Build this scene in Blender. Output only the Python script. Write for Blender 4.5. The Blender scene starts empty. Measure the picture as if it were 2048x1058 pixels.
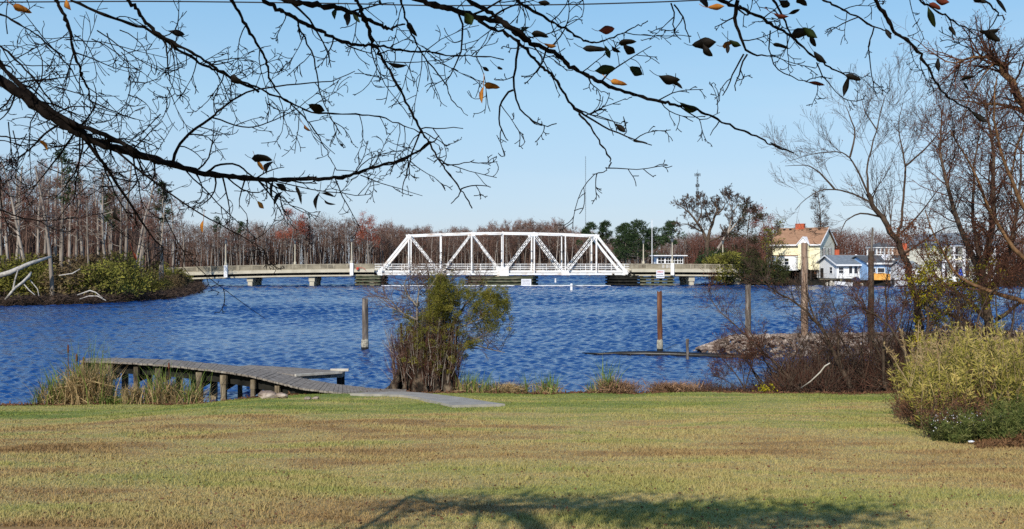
import bpy, math, random
import numpy as np
from math import radians, sin, cos, pi
from mathutils import Vector, Matrix

# ------------------------------------------------------------------ camera, sky, sun, exposure
S = bpy.context.scene
COL = S.collection
EYE = 3.5                      # camera height above the water (water is z = 0)
F = 2000.0                     # focal length in pixels of a 2048 wide frame
cam_d = bpy.data.cameras.new("camera")
cam = bpy.data.objects.new("camera", cam_d); COL.objects.link(cam)
cam.location = (0, 0, EYE); cam.rotation_euler = (radians(90), 0, 0)
cam_d.sensor_width = 36; cam_d.lens = 36 * F / 2048
cam_d.clip_start = 0.1; cam_d.clip_end = 9000
S.camera = cam

SUN_EL, SUN_AZ = radians(33), radians(-20)      # AZ: degrees to the right of straight behind the camera
sdir = Vector((cos(SUN_EL) * sin(SUN_AZ), -cos(SUN_EL) * cos(SUN_AZ), sin(SUN_EL)))
W = bpy.data.worlds.new("World"); S.world = W; W.use_nodes = True
nt = W.node_tree; nt.nodes.clear()
out = nt.nodes.new("ShaderNodeOutputWorld"); bg = nt.nodes.new("ShaderNodeBackground")
sky = nt.nodes.new("ShaderNodeTexSky"); sky.sky_type = 'NISHITA'; sky.sun_disc = False
sky.sun_elevation = SUN_EL; sky.sun_rotation = math.atan2(sdir.x, sdir.y)
sky.air_density = 1.0; sky.dust_density = 0.3; sky.ozone_density = 2.5; sky.altitude = 0
hs = nt.nodes.new("ShaderNodeHueSaturation"); hs.inputs['Saturation'].default_value = 1.0
tc = nt.nodes.new("ShaderNodeTexCoord"); sx = nt.nodes.new("ShaderNodeSeparateXYZ"); nt.links.new(tc.outputs['Generated'], sx.inputs[0])
cr_ = nt.nodes.new("ShaderNodeValToRGB"); nt.links.new(sx.outputs['Z'], cr_.inputs[0])      # clear winter sky: mauve at the horizon, azure above
el = cr_.color_ramp.elements; el[0].position = 0; el[0].color = (.50, .60, .78, 1); el[1].position = 1; el[1].color = (.05, .17, .50, 1)
for p_, c_ in ((.07, (.47, .64, .84)), (.16, (.42, .67, .89)), (.25, (.30, .59, .89)), (.5, (.11, .32, .72))): e_ = el.new(p_); e_.color = (*c_, 1)
mpc = nt.nodes.new("ShaderNodeMapping"); mpc.inputs['Scale'].default_value = (1.2, 1.2, 9); nzc = nt.nodes.new("ShaderNodeTexNoise"); nzc.inputs['Scale'].default_value = 2.2; nzc.inputs['Detail'].default_value = 5
nt.links.new(tc.outputs['Generated'], mpc.inputs[0]); nt.links.new(mpc.outputs[0], nzc.inputs[0]); mrc = nt.nodes.new("ShaderNodeMapRange"); mrc.inputs[1].default_value = .45; mrc.inputs[2].default_value = .8; mrc.inputs[4].default_value = .28
nt.links.new(nzc.outputs['Fac'], mrc.inputs[0]); mxc = nt.nodes.new("ShaderNodeMix"); mxc.data_type = 'RGBA'; mxc.inputs[7].default_value = (.62, .72, .86, 1); nt.links.new(mrc.outputs[0], mxc.inputs[0]); nt.links.new(cr_.outputs[0], mxc.inputs[6])
vm = nt.nodes.new("ShaderNodeVectorMath"); vm.operation = 'SCALE'; vm.inputs['Scale'].default_value = 1 / .13; nt.links.new(mxc.outputs[2], vm.inputs[0])
mxs = nt.nodes.new("ShaderNodeMix"); mxs.data_type = 'RGBA'; mxs.inputs[0].default_value = .75
nt.links.new(sky.outputs[0], mxs.inputs[6]); nt.links.new(vm.outputs[0], mxs.inputs[7]); nt.links.new(mxs.outputs[2], hs.inputs['Color']); nt.links.new(hs.outputs[0], bg.inputs[0])
bg.inputs[1].default_value = 0.13
nt.links.new(bg.outputs[0], out.inputs[0])
sl = bpy.data.lights.new("sun", 'SUN'); so = bpy.data.objects.new("sun", sl); COL.objects.link(so)
sl.energy = 4.9; sl.angle = radians(0.5); sl.color = (1.0, 0.94, 0.84)
so.rotation_euler = sdir.to_track_quat('Z', 'Y').to_euler()
S.view_settings.view_transform = 'Standard'; S.view_settings.look = 'None'
S.view_settings.exposure = 0.0; S.view_settings.gamma = 1.0
S.render.engine = 'CYCLES'
S.cycles.use_denoising = False
S.cycles.max_bounces = 5; S.cycles.transparent_max_bounces = 8

def P(px, py, d):
    """Point at depth d seen at photo pixel px, py (used only to read positions off the photo)."""
    return np.array(((px - 1024) / F * d, d, EYE - (py - 529) / F * d))

# ------------------------------------------------------------------ mesh building
class MB:
    def __init__(s): s.v = []; s.f = []; s.n = 0
    def add(s, V, Fc):
        V = np.asarray(V, float).reshape(-1, 3)
        if isinstance(Fc, np.ndarray): s.f.append(Fc + s.n)
        else:
            by = {}
            for f in Fc: by.setdefault(len(f), []).append(f)
            for k, a in by.items(): s.f.append(np.array(a, int) + s.n)
        s.v.append(V); s.n += len(V); return s
    def box(s, x0, x1, y0, y1, z0, z1, M=None):
        V = np.array([(x, y, z) for z in (z0, z1) for y in (y0, y1) for x in (x0, x1)], float)
        if M is not None: V = xf(V, M)
        return s.add(V, [(0, 2, 3, 1), (4, 5, 7, 6), (0, 1, 5, 4), (2, 6, 7, 3), (0, 4, 6, 2), (1, 3, 7, 5)])
    def prism(s, poly, a0, a1, axis='y'):
        """polygon (list of 2-D points) extruded; axis 'y': poly in xz, 'x': poly in yz, 'z': poly in xy"""
        n = len(poly); V = []
        for a in (a0, a1):
            for p, q in poly:
                V.append({'y': (p, a, q), 'x': (a, p, q), 'z': (p, q, a)}[axis])
        Fc = [tuple(range(n))[::-1], tuple(range(n, 2 * n))] + [(i, (i + 1) % n, n + (i + 1) % n, n + i) for i in range(n)]
        return s.add(V, Fc)
    def bar(s, a, b, w, h, up=(0, 0, 1)):
        """rectangular bar from a to b, w sideways, h along up"""
        a = np.array(a, float); b = np.array(b, float); t = b - a; t /= np.linalg.norm(t)
        u = np.array(up, float); sd = np.cross(t, u)
        if np.linalg.norm(sd) < 1e-4: sd = np.cross(t, (0, 1, 0))
        sd /= np.linalg.norm(sd); u = np.cross(sd, t)
        V = [p + sd * x * w / 2 + u * z * h / 2 for p in (a, b) for x, z in ((-1, -1), (1, -1), (1, 1), (-1, 1))]
        return s.add(V, [(3, 2, 1, 0), (4, 5, 6, 7), (0, 1, 5, 4), (1, 2, 6, 5), (2, 3, 7, 6), (3, 0, 4, 7)])
    def tubes(s, PT, R, k=5, cap=False):
        """PT (N,M,3) polylines, R (N,M) radii"""
        PT = np.asarray(PT, float); R = np.asarray(R, float)
        if PT.ndim == 2: PT = PT[None]; R = R[None]
        N, M_, _ = PT.shape
        T = np.gradient(PT, axis=1); T /= (np.linalg.norm(T, axis=2, keepdims=True) + 1e-9)
        mean = PT[:, -1] - PT[:, 0]; mean /= (np.linalg.norm(mean, axis=1, keepdims=True) + 1e-9)
        ref = np.where(np.abs(mean[:, 2:3]) > 0.75, np.array([[0.95, 0.31, 0.0]]), np.array([[0.05, 0.1, 1.0]]))
        U = np.cross(T, ref[:, None, :]); U /= (np.linalg.norm(U, axis=2, keepdims=True) + 1e-9)
        Wv = np.cross(T, U)
        a = np.arange(k) * 2 * pi / k
        V = PT[:, :, None, :] + R[:, :, None, None] * (U[:, :, None, :] * np.cos(a)[None, None, :, None] + Wv[:, :, None, :] * np.sin(a)[None, None, :, None])
        idx = np.arange(N * M_ * k).reshape(N, M_, k)
        A = idx[:, :-1, :]; B = idx[:, 1:, :]
        Fq = np.stack([A, np.roll(A, -1, 2), np.roll(B, -1, 2), B], -1).reshape(-1, 4)
        base = s.n
        s.add(V.reshape(-1, 3), Fq)
        if cap:
            s.f.append(idx[:, -1, :] + base); s.f.append(idx[:, 0, ::-1] + base)
        return s
    def tube(s, pts, r, k=8, cap=True):
        pts = np.asarray(pts, float); r = np.broadcast_to(np.asarray(r, float), (len(pts),))
        return s.tubes(pts, r, k, cap)
    def lathe(s, prof, c=(0, 0, 0), k=12):
        """profile of (radius, z) turned about the z axis"""
        V = []; m = len(prof)
        for r, z in prof:
            for i in range(k): V.append((c[0] + r * cos(2 * pi * i / k), c[1] + r * sin(2 * pi * i / k), c[2] + z))
        Fc = [(j * k + i, j * k + (i + 1) % k, (j + 1) * k + (i + 1) % k, (j + 1) * k + i) for j in range(m - 1) for i in range(k)]
        Fc += [tuple(range(k))[::-1], tuple(range((m - 1) * k, m * k))]
        return s.add(V, Fc)
    def leaves(s, C, D, size, wid, rng, fold=0.25):
        """rhombic folded leaf at each centre C along direction D"""
        N = len(C); D = D / (np.linalg.norm(D, axis=1, keepdims=True) + 1e-9)
        r = rng.normal(size=(N, 3)); U = np.cross(D, r); U /= (np.linalg.norm(U, axis=1, keepdims=True) + 1e-9)
        Nn = np.cross(D, U)
        sz = np.broadcast_to(size, (N,))[:, None]; wd = np.broadcast_to(wid, (N,))[:, None]
        a = C; b = C + D * sz; m = C + D * sz * 0.45
        l = m + U * wd * .5 + Nn * wd * fold; r_ = m - U * wd * .5 + Nn * wd * fold
        V = np.stack([a, l, b, r_], 1).reshape(-1, 3); i = np.arange(N) * 4
        Fc = np.concatenate([np.stack([i, i + 1, i + 2], 1), np.stack([i, i + 2, i + 3], 1)])
        return s.add(V, Fc)
    def slivers(s, A, B, w, rng):
        """thin triangles from A to B, w wide at A"""
        N = len(A); D = B - A; r = rng.normal(size=(N, 3)); U = np.cross(D, r); U /= (np.linalg.norm(U, axis=1, keepdims=True) + 1e-9)
        w = np.broadcast_to(w, (N,))[:, None]
        V = np.stack([A - U * w / 2, A + U * w / 2, B], 1).reshape(-1, 3)
        return s.add(V, np.arange(N * 3).reshape(-1, 3))
    def blades(s, A, H, lean, w, rng, seg=3):
        """curved upright blades: root A, height H, horizontal lean vector, width w"""
        N = len(A); H = np.broadcast_to(H, (N,)); w = np.broadcast_to(w, (N,))
        an = rng.uniform(0, 2 * pi, N); U = np.stack([np.cos(an), np.sin(an), 0 * an], 1)
        rows = []
        for j in range(seg + 1):
            t = j / seg
            c = A + np.stack([lean[:, 0] * t * t, lean[:, 1] * t * t, H * (t - 0.18 * t * t)], 1)
            ww = (w * (1 - t) ** 0.6 * 0.5)[:, None]
            if j < seg: rows += [c - U * ww, c + U * ww]
            else: rows += [c]
        V = np.stack(rows, 1); m = V.shape[1]; i = np.arange(N)[:, None] * m
        q = np.concatenate([i + np.array([[2 * j, 2 * j + 1, 2 * j + 3, 2 * j + 2]]) for j in range(seg - 1)])
        t3 = i + np.array([[2 * seg - 2, 2 * seg - 1, 2 * seg]])
        base = s.n
        s.add(V.reshape(-1, 3), q); s.f.append(t3 + base)
        return s
    def mesh(s, name, m=None, smooth=False):
        me = bpy.data.meshes.new(name)
        V = np.concatenate(s.v) if s.v else np.zeros((0, 3))
        me.vertices.add(len(V)); me.vertices.foreach_set("co", V.astype(np.float32).ravel())
        tot = np.concatenate([np.full(len(f), f.shape[1]) for f in s.f]); idx = np.concatenate([f.ravel() for f in s.f])
        me.loops.add(len(idx)); me.loops.foreach_set("vertex_index", idx.astype(np.int32))
        me.polygons.add(len(tot)); st = np.concatenate([[0], np.cumsum(tot)[:-1]])
        me.polygons.foreach_set("loop_start", st.astype(np.int32)); me.polygons.foreach_set("loop_total", tot.astype(np.int32))
        me.polygons.foreach_set("use_smooth", np.full(len(tot), bool(smooth)))
        me.update(calc_edges=True)
        if m: me.materials.append(m)
        return me
    def build(s, name, m, parent=None, loc=None, smooth=False):
        o = bpy.data.objects.new(name, s.mesh(name, m, smooth)); COL.objects.link(o)
        if parent is not None: o.parent = parent
        if loc is not None: o.location = loc
        return o

def xf(V, M):
    M = np.array(M); return V @ M[:3, :3].T + M[:3, 3]
def thing(name, label, cat, loc=(0, 0, 0), rz=0, group=None):
    o = bpy.data.objects.new(name, None); COL.objects.link(o); o.location = loc; o.rotation_euler = (0, 0, rz)
    o.empty_display_size = 0.2
    o['label'] = label; o['category'] = cat
    if group: o['group'] = group
    return o
def tag(o, label, cat, group=None, kind=None):
    o['label'] = label; o['category'] = cat
    if group: o['group'] = group
    if kind: o['kind'] = kind
    return o
def struct(o, label=None):
    o['kind'] = 'structure'
    if label: o['label'] = label
    return o
def dup(root, loc, rz, sc=(1, 1, 1), label=None, group=None):
    r = root.copy(); COL.objects.link(r); r.location = loc; r.rotation_euler = (0, 0, rz); r.scale = sc
    if label: r['label'] = label
    if group: r['group'] = group
    for ch in list(root.children):
        c = ch.copy(); COL.objects.link(c); c.parent = r
        for g in list(ch.children):
            d = g.copy(); COL.objects.link(d); d.parent = c
    return r

# ------------------------------------------------------------------ materials
def newmat(name):
    m = bpy.data.materials.new(name); m.use_nodes = True
    n = m.node_tree.nodes; b = n['Principled BSDF']; return m, m.node_tree, b
def N(nt, t, **kw):
    n = nt.nodes.new(t)
    for k, v in kw.items(): setattr(n, k, v)
    return n
def ramp(nt, fac, stops):
    r = N(nt, 'ShaderNodeValToRGB'); e = r.color_ramp.elements
    while len(e) > 1: e.remove(e[-1])
    e[0].position = stops[0][0]; e[0].color = (*stops[0][1], 1)
    for p, c in stops[1:]:
        x = e.new(p); x.color = (*c, 1)
    nt.links.new(fac, r.inputs[0]); return r.outputs[0]
def noise(nt, scale, detail=3, rough=.55, stretch=(1, 1, 1), coord='Object'):
    tc = N(nt, 'ShaderNodeTexCoord'); mp = N(nt, 'ShaderNodeMapping'); mp.inputs['Scale'].default_value = stretch
    nz = N(nt, 'ShaderNodeTexNoise'); nz.inputs['Scale'].default_value = scale; nz.inputs['Detail'].default_value = detail
    nz.inputs['Roughness'].default_value = rough
    nt.links.new(tc.outputs[coord], mp.inputs[0]); nt.links.new(mp.outputs[0], nz.inputs[0]); return nz.outputs['Fac']
def bumpn(nt, b, h, strength, dist):
    bp = N(nt, 'ShaderNodeBump'); bp.inputs['Strength'].default_value = strength; bp.inputs['Distance'].default_value = dist
    nt.links.new(h, bp.inputs['Height']); nt.links.new(bp.outputs[0], b.inputs['Normal'])
def pm(name, stops, scale=3, rough=.8, bump=0, bdist=.02, stretch=(1, 1, 1), detail=4, metallic=0, spec=.3, objrand=0, trans=0):
    m, t, b = newmat(name)
    f = noise(t, scale, detail, .6, stretch)
    if not isinstance(stops[0][1], tuple):
        k = len(stops); stops = [(0.3 + 0.4 * i / max(1, k - 1), c) for i, c in enumerate(stops)]
    c = ramp(t, f, stops)
    if objrand:
        oi = N(t, 'ShaderNodeObjectInfo'); h = N(t, 'ShaderNodeHueSaturation')
        mr = N(t, 'ShaderNodeMapRange'); mr.inputs[3].default_value = 1 - objrand; mr.inputs[4].default_value = 1 + objrand
        t.links.new(oi.outputs['Random'], mr.inputs[0]); t.links.new(mr.outputs[0], h.inputs['Value']); t.links.new(c, h.inputs['Color']); c = h.outputs[0]
    t.links.new(c, b.inputs['Base Color'])
    b.inputs['Roughness'].default_value = rough; b.inputs['Metallic'].default_value = metallic
    b.inputs['Specular IOR Level'].default_value = spec
    if trans:
        tr = N(t, 'ShaderNodeBsdfTranslucent'); mx = N(t, 'ShaderNodeMixShader'); mx.inputs[0].default_value = trans
        t.links.new(c, tr.inputs[0]); o = t.nodes['Material Output']
        t.links.new(b.outputs[0], mx.inputs[1]); t.links.new(tr.outputs[0], mx.inputs[2]); t.links.new(mx.outputs[0], o.inputs[0])
    if bump: bumpn(t, b, f, bump, bdist)
    return m

M = {}
M['bark_shaded'] = pm('bark_shaded', [(.004, .003, .003), (.016, .012, .010)], 30, .95, .4, .01, spec=.05)  # crown shade on the overhanging branches put into a near-black bark colour
M['bark_grey'] = pm('bark_grey', [(.13, .105, .085), (.36, .31, .26)], 2.5, .9, .4, .03, (1, 1, .3), spec=.1, objrand=.25)
M['bark_far'] = pm('bark_far', [(.13, .11, .095), (.33, .29, .25)], .6, .95, 0, spec=.05, objrand=.3)
M['bark_brown'] = pm('bark_brown', [(.035, .024, .017), (.12, .085, .06)], 5, .9, .5, .02, spec=.1, objrand=.2)
M['bark_warm'] = pm('bark_warm', [(.06, .035, .02), (.25, .14, .07)], 6, .9, .5, .02, spec=.1)
M['twig_far'] = pm('twig_far', [(.085, .052, .04), (.20, .13, .10)], .25, .95, spec=.03, objrand=.25)
M['twig_red'] = pm('twig_red', [(.16, .035, .02), (.30, .09, .05)], .3, .95, spec=.03, objrand=.25)
M['twig_rust'] = pm('twig_rust', [(.11, .045, .03), (.20, .10, .075)], .25, .95, spec=.03, objrand=.25)
M['twig_brown'] = pm('twig_brown', [(.035, .025, .02), (.11, .075, .055)], 1.5, .95, spec=.03)
M['twig_redbrown'] = pm('twig_redbrown', [(.025, .014, .011), (.13, .062, .042)], 3, .95, spec=.03)
M['dry_leaf'] = pm('dry_leaf', [(.09, .035, .02), (.24, .10, .05)], 8, .9, spec=.05, trans=.2)
M['fern'] = pm('fern', [(.05, .03, .015), (.17, .09, .045), (.30, .17, .08)], 10, .9, spec=.05, trans=.2)
M['pine'] = pm('pine', [(.014, .028, .014), (.05, .075, .028)], .6, .9, spec=.05, objrand=.2)
M['shrub_olive'] = pm('shrub_olive', [(.05, .045, .018), (.16, .155, .032), (.34, .31, .07)], .8, .9, spec=.05, objrand=.2, trans=.15)
M['shrub_brown'] = pm('shrub_brown', [(.04, .028, .018), (.12, .085, .045), (.2, .16, .06)], .9, .9, spec=.05, objrand=.2)
M['shrub_dark'] = pm('shrub_dark', [(.015, .02, .01), (.05, .055, .018)], .9, .9, spec=.05, objrand=.2)
M['cypress_green'] = pm('cypress_green', [(.045, .045, .012), (.15, .145, .028), (.30, .25, .05)], 3.5, .9, spec=.05, trans=.2)
M['yellow_leaf'] = pm('yellow_leaf', [(.10, .12, .01), (.42, .36, .02), (.60, .45, .03)], 4, .8, spec=.1, trans=.3)
M['cane_leaf'] = pm('cane_leaf', [(.05, .055, .012), (.30, .26, .055), (.64, .48, .17)], 4, .8, spec=.1, trans=.25)
M['cane_stalk'] = pm('cane_stalk', [(.22, .15, .08), (.42, .32, .17)], 4, .8, spec=.1)
M['weed_green'] = pm('weed_green', [(.03, .05, .012), (.11, .13, .035), (.28, .26, .09)], 9, .8, spec=.1, trans=.2)
M['petal'] = pm('petal', [(.5, .5, .55), (.75, .72, .75)], 9, .8)
M['reed_green'] = pm('reed_green', [(.05, .11, .02), (.22, .27, .05)], 5, .7, spec=.2, trans=.2)
M['reed_dry'] = pm('reed_dry', [(.22, .13, .06), (.50, .38, .19)], 7, .8, spec=.1, trans=.2)
M['reed_brown'] = pm('reed_brown', [(.13, .07, .04), (.36, .22, .13)], 7, .9, spec=.05)
M['cattail'] = pm('cattail', [(.09, .035, .02), (.16, .06, .03)], 20, .95)
M['white_steel'] = pm('white_steel', [(0.0, (.66, .66, .65)), (.52, (.80, .80, .79)), (.68, (.58, .50, .43)), (.8, (.36, .22, .15))], .9, .45, spec=.4)
M['concrete'] = pm('concrete', [(.22, .19, .135), (.37, .325, .24)], .7, .9, .2, .02, (1, 1, 3), spec=.2)
M['concrete_light'] = pm('concrete_light', [(.42, .38, .29), (.56, .51, .40)], 1.2, .9, .2, .02, spec=.2)
M['steel_dark'] = pm('steel_dark', [(.02, .02, .02), (.05, .045, .04)], 2, .8)
M['timber_fender'] = pm('timber_fender', [(.035, .045, .03), (.11, .12, .075), (.20, .17, .12)], 1.1, .9, .3, .03, (1, 1, 5), spec=.1)
M['timber_black'] = pm('timber_black', [(.008, .008, .007), (.03, .028, .022)], 2, .9, spec=.1)
M['deck_wood'] = pm('deck_wood', [(.09, .075, .062), (.21, .18, .15), (.33, .295, .25)], 9, .9, .4, .01, (1, 2.5, 1), spec=.1)
M['piling_wood'] = pm('piling_wood', [(.03, .024, .018), (.15, .115, .075), (.34, .28, .19)], 5, .9, .5, .02, (1, 1, .3), spec=.1)
M['post_grey'] = pm('post_grey', [(.05, .04, .033), (.14, .115, .095), (.30, .26, .22)], 9, .9, .7, .03, (1, 1, .12), spec=.1)
M['post_rust'] = pm('post_rust', [(.045, .025, .018), (.16, .07, .04), (.30, .17, .10)], 8, .9, .7, .03, (1, 1, .12), spec=.1)
M['post_tan'] = pm('post_tan', [(.10, .06, .04), (.30, .20, .14), (.42, .32, .24)], 8, .9, .7, .03, (1, 1, .12), spec=.1)
M['bark_root'] = pm('bark_root', [(.008, .006, .005), (.03, .022, .016), (.16, .12, .08)], 6, .9, .5, .02, spec=.1)
M['barnacle'] = pm('barnacle', [(.12, .11, .08), (.5, .46, .36)], 14, .95, .5, .02)
M['wet'] = pm('wet', [(.008, .008, .007), (.02, .018, .015)], 6, .4, .3, .02)
M['rock'] = pm('rock', [(.07, .045, .035), (.25, .19, .15), (.52, .44, .37)], 2.2, .9, .5, .04, spec=.1)
M['rock_pale'] = pm('rock_pale', [(.36, .32, .26), (.58, .54, .46)], 5, .9, .4, .02)
M['driftwood'] = pm('driftwood', [(.17, .15, .13), (.40, .37, .33), (.52, .49, .44)], 3, .9, .5, .03, spec=.1)
M['soil'] = pm('soil', [(.012, .009, .006), (.04, .028, .018)], 1.5, .95, .5, .05, spec=.05)
M['leaflitter'] = pm('leaflitter', [(.07, .035, .02), (.20, .10, .055)], 15, .95, .5, .02, spec=.05)
M['slab'] = pm('slab', [(.24, .22, .185), (.36, .33, .28)], 4, .9, .15, .01)
M['white_paint'] = pm('white_paint', [(.74, .74, .74), (.85, .85, .85)], 1.5, .6)
M['yellow_paint'] = pm('yellow_paint', [(.72, .66, .43), (.80, .75, .54)], .8, .7, 0, 0, (1, 1, 6))
M['cream_paint'] = pm('cream_paint', [(.70, .66, .52), (.80, .76, .62)], .8, .7, 0, 0, (1, 1, 6))
M['blue_paint'] = pm('blue_paint', [(.20, .36, .60), (.32, .48, .72)], 1.5, .7, 0, 0, (1, 1, 6))
M['roof_brown'] = pm('roof_brown', [(.24, .13, .075), (.38, .22, .13)], 1.6, .9, .3, .03, (1, 1, 4))
M['roof_grey'] = pm('roof_grey', [(.11, .13, .15), (.22, .25, .28)], 1.6, .9, .2, .03, (1, 1, 4))
M['roof_dark'] = pm('roof_dark', [(.05, .055, .06), (.12, .125, .13)], 1.6, .9)
M['brick'] = pm('brick', [(.35, .07, .035), (.52, .13, .06)], 3, .9, .3, .02)
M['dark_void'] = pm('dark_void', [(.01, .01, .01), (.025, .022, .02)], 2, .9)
M['orange_board'] = pm('orange_board', [(.55, .24, .04), (.78, .42, .10)], 1.8, .8)
M['black_metal'] = pm('black_metal', [(.01, .01, .01), (.03, .03, .03)], 6, .6)
M['tarp_navy'] = pm('tarp_navy', [(.01, .015, .04), (.03, .04, .09)], 3, .7)
M['blue_cloth'] = pm('blue_cloth', [(.02, .07, .45), (.04, .12, .6)], 3, .7)
M['red_paint'] = pm('red_paint', [(.45, .05, .03), (.6, .09, .05)], 6, .6)
M['sign_white'] = pm('sign_white', [(.62, .63, .68), (.74, .74, .78)], 5, .6)
M['sign_ink'] = pm('sign_ink', [(.05, .05, .06), (.09, .09, .1)], 5, .7)
M['plastic_bag'] = pm('plastic_bag', [(.50, .53, .60), (.78, .80, .85)], 18, .4, .6, .02)
M['cable'] = pm('cable', [(.008, .008, .01), (.02, .02, .025)], 5, .6)
def glass_mat():
    m, t, b = newmat('window_glass'); b.inputs['Base Color'].default_value = (.02, .025, .035, 1)
    b.inputs['Roughness'].default_value = .08; b.inputs['Specular IOR Level'].default_value = .6; return m
M['glass'] = glass_mat()
def lampglass():
    m, t, b = newmat('lamp_glass'); b.inputs['Base Color'].default_value = (.10, .11, .12, 1); b.inputs['Roughness'].default_value = .15; return m
M['lamp_glass'] = lampglass()

def lawn_mat(name, bump):
    m, t, b = newmat(name); L = t.links
    big = noise(t, .16, 3, .6, (.45, 1.25, 0))         # long patches running across
    mid = noise(t, .9, 4, .6, (.5, 1.3, 0)); fine = noise(t, 22, 3, .7, (1, 1, 1))
    sp = N(t, 'ShaderNodeSeparateXYZ'); tc = N(t, 'ShaderNodeTexCoord'); L.new(tc.outputs['Object'], sp.inputs[0])
    mr = N(t, 'ShaderNodeMapRange'); L.new(sp.outputs['Y'], mr.inputs[0])      # greener strip on the damp ground by the water
    mr.inputs[1].default_value = 14.5; mr.inputs[2].default_value = 21; mr.inputs[3].default_value = 0; mr.inputs[4].default_value = .17; mr.clamp = True
    a = N(t, 'ShaderNodeMath', operation='MULTIPLY_ADD'); L.new(mid, a.inputs[0]); a.inputs[1].default_value = .55; 
    a2 = N(t, 'ShaderNodeMath', operation='MULTIPLY'); L.new(big, a2.inputs[0]); a2.inputs[1].default_value = .75; L.new(a2.outputs[0], a.inputs[2])
    a3 = N(t, 'ShaderNodeMath', operation='ADD'); L.new(a.outputs[0], a3.inputs[0]); L.new(mr.outputs[0], a3.inputs[1])
    a4 = N(t, 'ShaderNodeMath', operation='MULTIPLY_ADD'); L.new(fine, a4.inputs[0]); a4.inputs[1].default_value = .18; L.new(a3.outputs[0], a4.inputs[2])
    c = ramp(t, a4.outputs[0], [(.58, (.19, .115, .05)), (.67, (.30, .20, .085)), (.75, (.36, .285, .115)), (.82, (.29, .265, .085)), (.90, (.21, .225, .06)), (1.0, (.14, .18, .04))])
    L.new(c, b.inputs['Base Color']); b.inputs['Roughness'].default_value = .9; b.inputs['Specular IOR Level'].default_value = .1
    if bump: bumpn(t, b, fine, .4, .02)
    return m
M['lawn'] = lawn_mat('lawn', True); M['grass'] = lawn_mat('grass_blades', False)

def water_mat():
    m, t, b = newmat('water'); L = t.links
    b.inputs['Base Color'].default_value = (.002, .036, .150, 1); b.inputs['Specular IOR Level'].default_value = .4; b.inputs['Specular Tint'].default_value = (.35, .68, 1, 1)
    b.inputs['Roughness'].default_value = .12; b.inputs['IOR'].default_value = 1.333
    n1 = noise(t, 2.6, 3, .6, (.45, 1.0, 1)); n2 = noise(t, 9, 3, .6, (.5, 1, 1))
    a = N(t, 'ShaderNodeMath', operation='MULTIPLY_ADD'); L.new(n2, a.inputs[0]); a.inputs[1].default_value = .28; L.new(n1, a.inputs[2])
    bumpn(t, b, a.outputs[0], 1.0, .03)
    return m
M['water'] = water_mat()

# ------------------------------------------------------------------ ground, water, banks
rng = np.random.RandomState(7)
def sstep(a, b, x): t = np.clip((x - a) / (b - a), 0, 1); return t * t * (3 - 2 * t)
def wob(x, s=1.0): return .5 * np.sin(1.3 * x * s + 1) + .3 * np.sin(2.9 * x * s + 2.2) + .2 * np.sin(6.1 * x * s)
def shore_y(x):
    return 24.6 + .35 * wob(x) + 13 * sstep(8.6, 14.5, x)
def ground_z(x, y):
    x = np.asarray(x, float); y = np.asarray(y, float)
    sl_ = .0806 + .0165 * (1 - sstep(-8.5, -4.5, x))
    z = 1.85 - sl_ * (np.minimum(y, 26) - 6.2) + .018 * np.sin(.9 * x + .7 * y) + .012 * np.sin(2.3 * x - 1.7 * y)
    z = np.where(y < 6.2, 1.85 + .03 * (6.2 - y), z)
    sy = shore_y(x)
    return z - (z + .75) * sstep(-.55, 1.5, y - sy)
def grid(xs, ys, zf):
    X, Y = np.meshgrid(xs, ys); Z = zf(X, Y); V = np.stack([X, Y, Z], -1).reshape(-1, 3)
    n, m_ = len(ys), len(xs); i = np.arange(n * m_).reshape(n, m_)
    Fq = np.stack([i[:-1, :-1], i[:-1, 1:], i[1:, 1:], i[1:, :-1]], -1).reshape(-1, 4); return V, Fq
xs = np.concatenate([np.linspace(-90, -22, 18), np.arange(-21.5, 24, .25), np.linspace(25, 90, 18)])
ys = np.concatenate([np.linspace(-60, 2, 14), np.arange(2.5, 44, .25)])
V, Fq = grid(xs, ys, ground_z)
struct(MB().add(V, Fq).build('lawn', M['lawn'], smooth=True), 'mown lawn half dormant sloping to the river')

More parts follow.
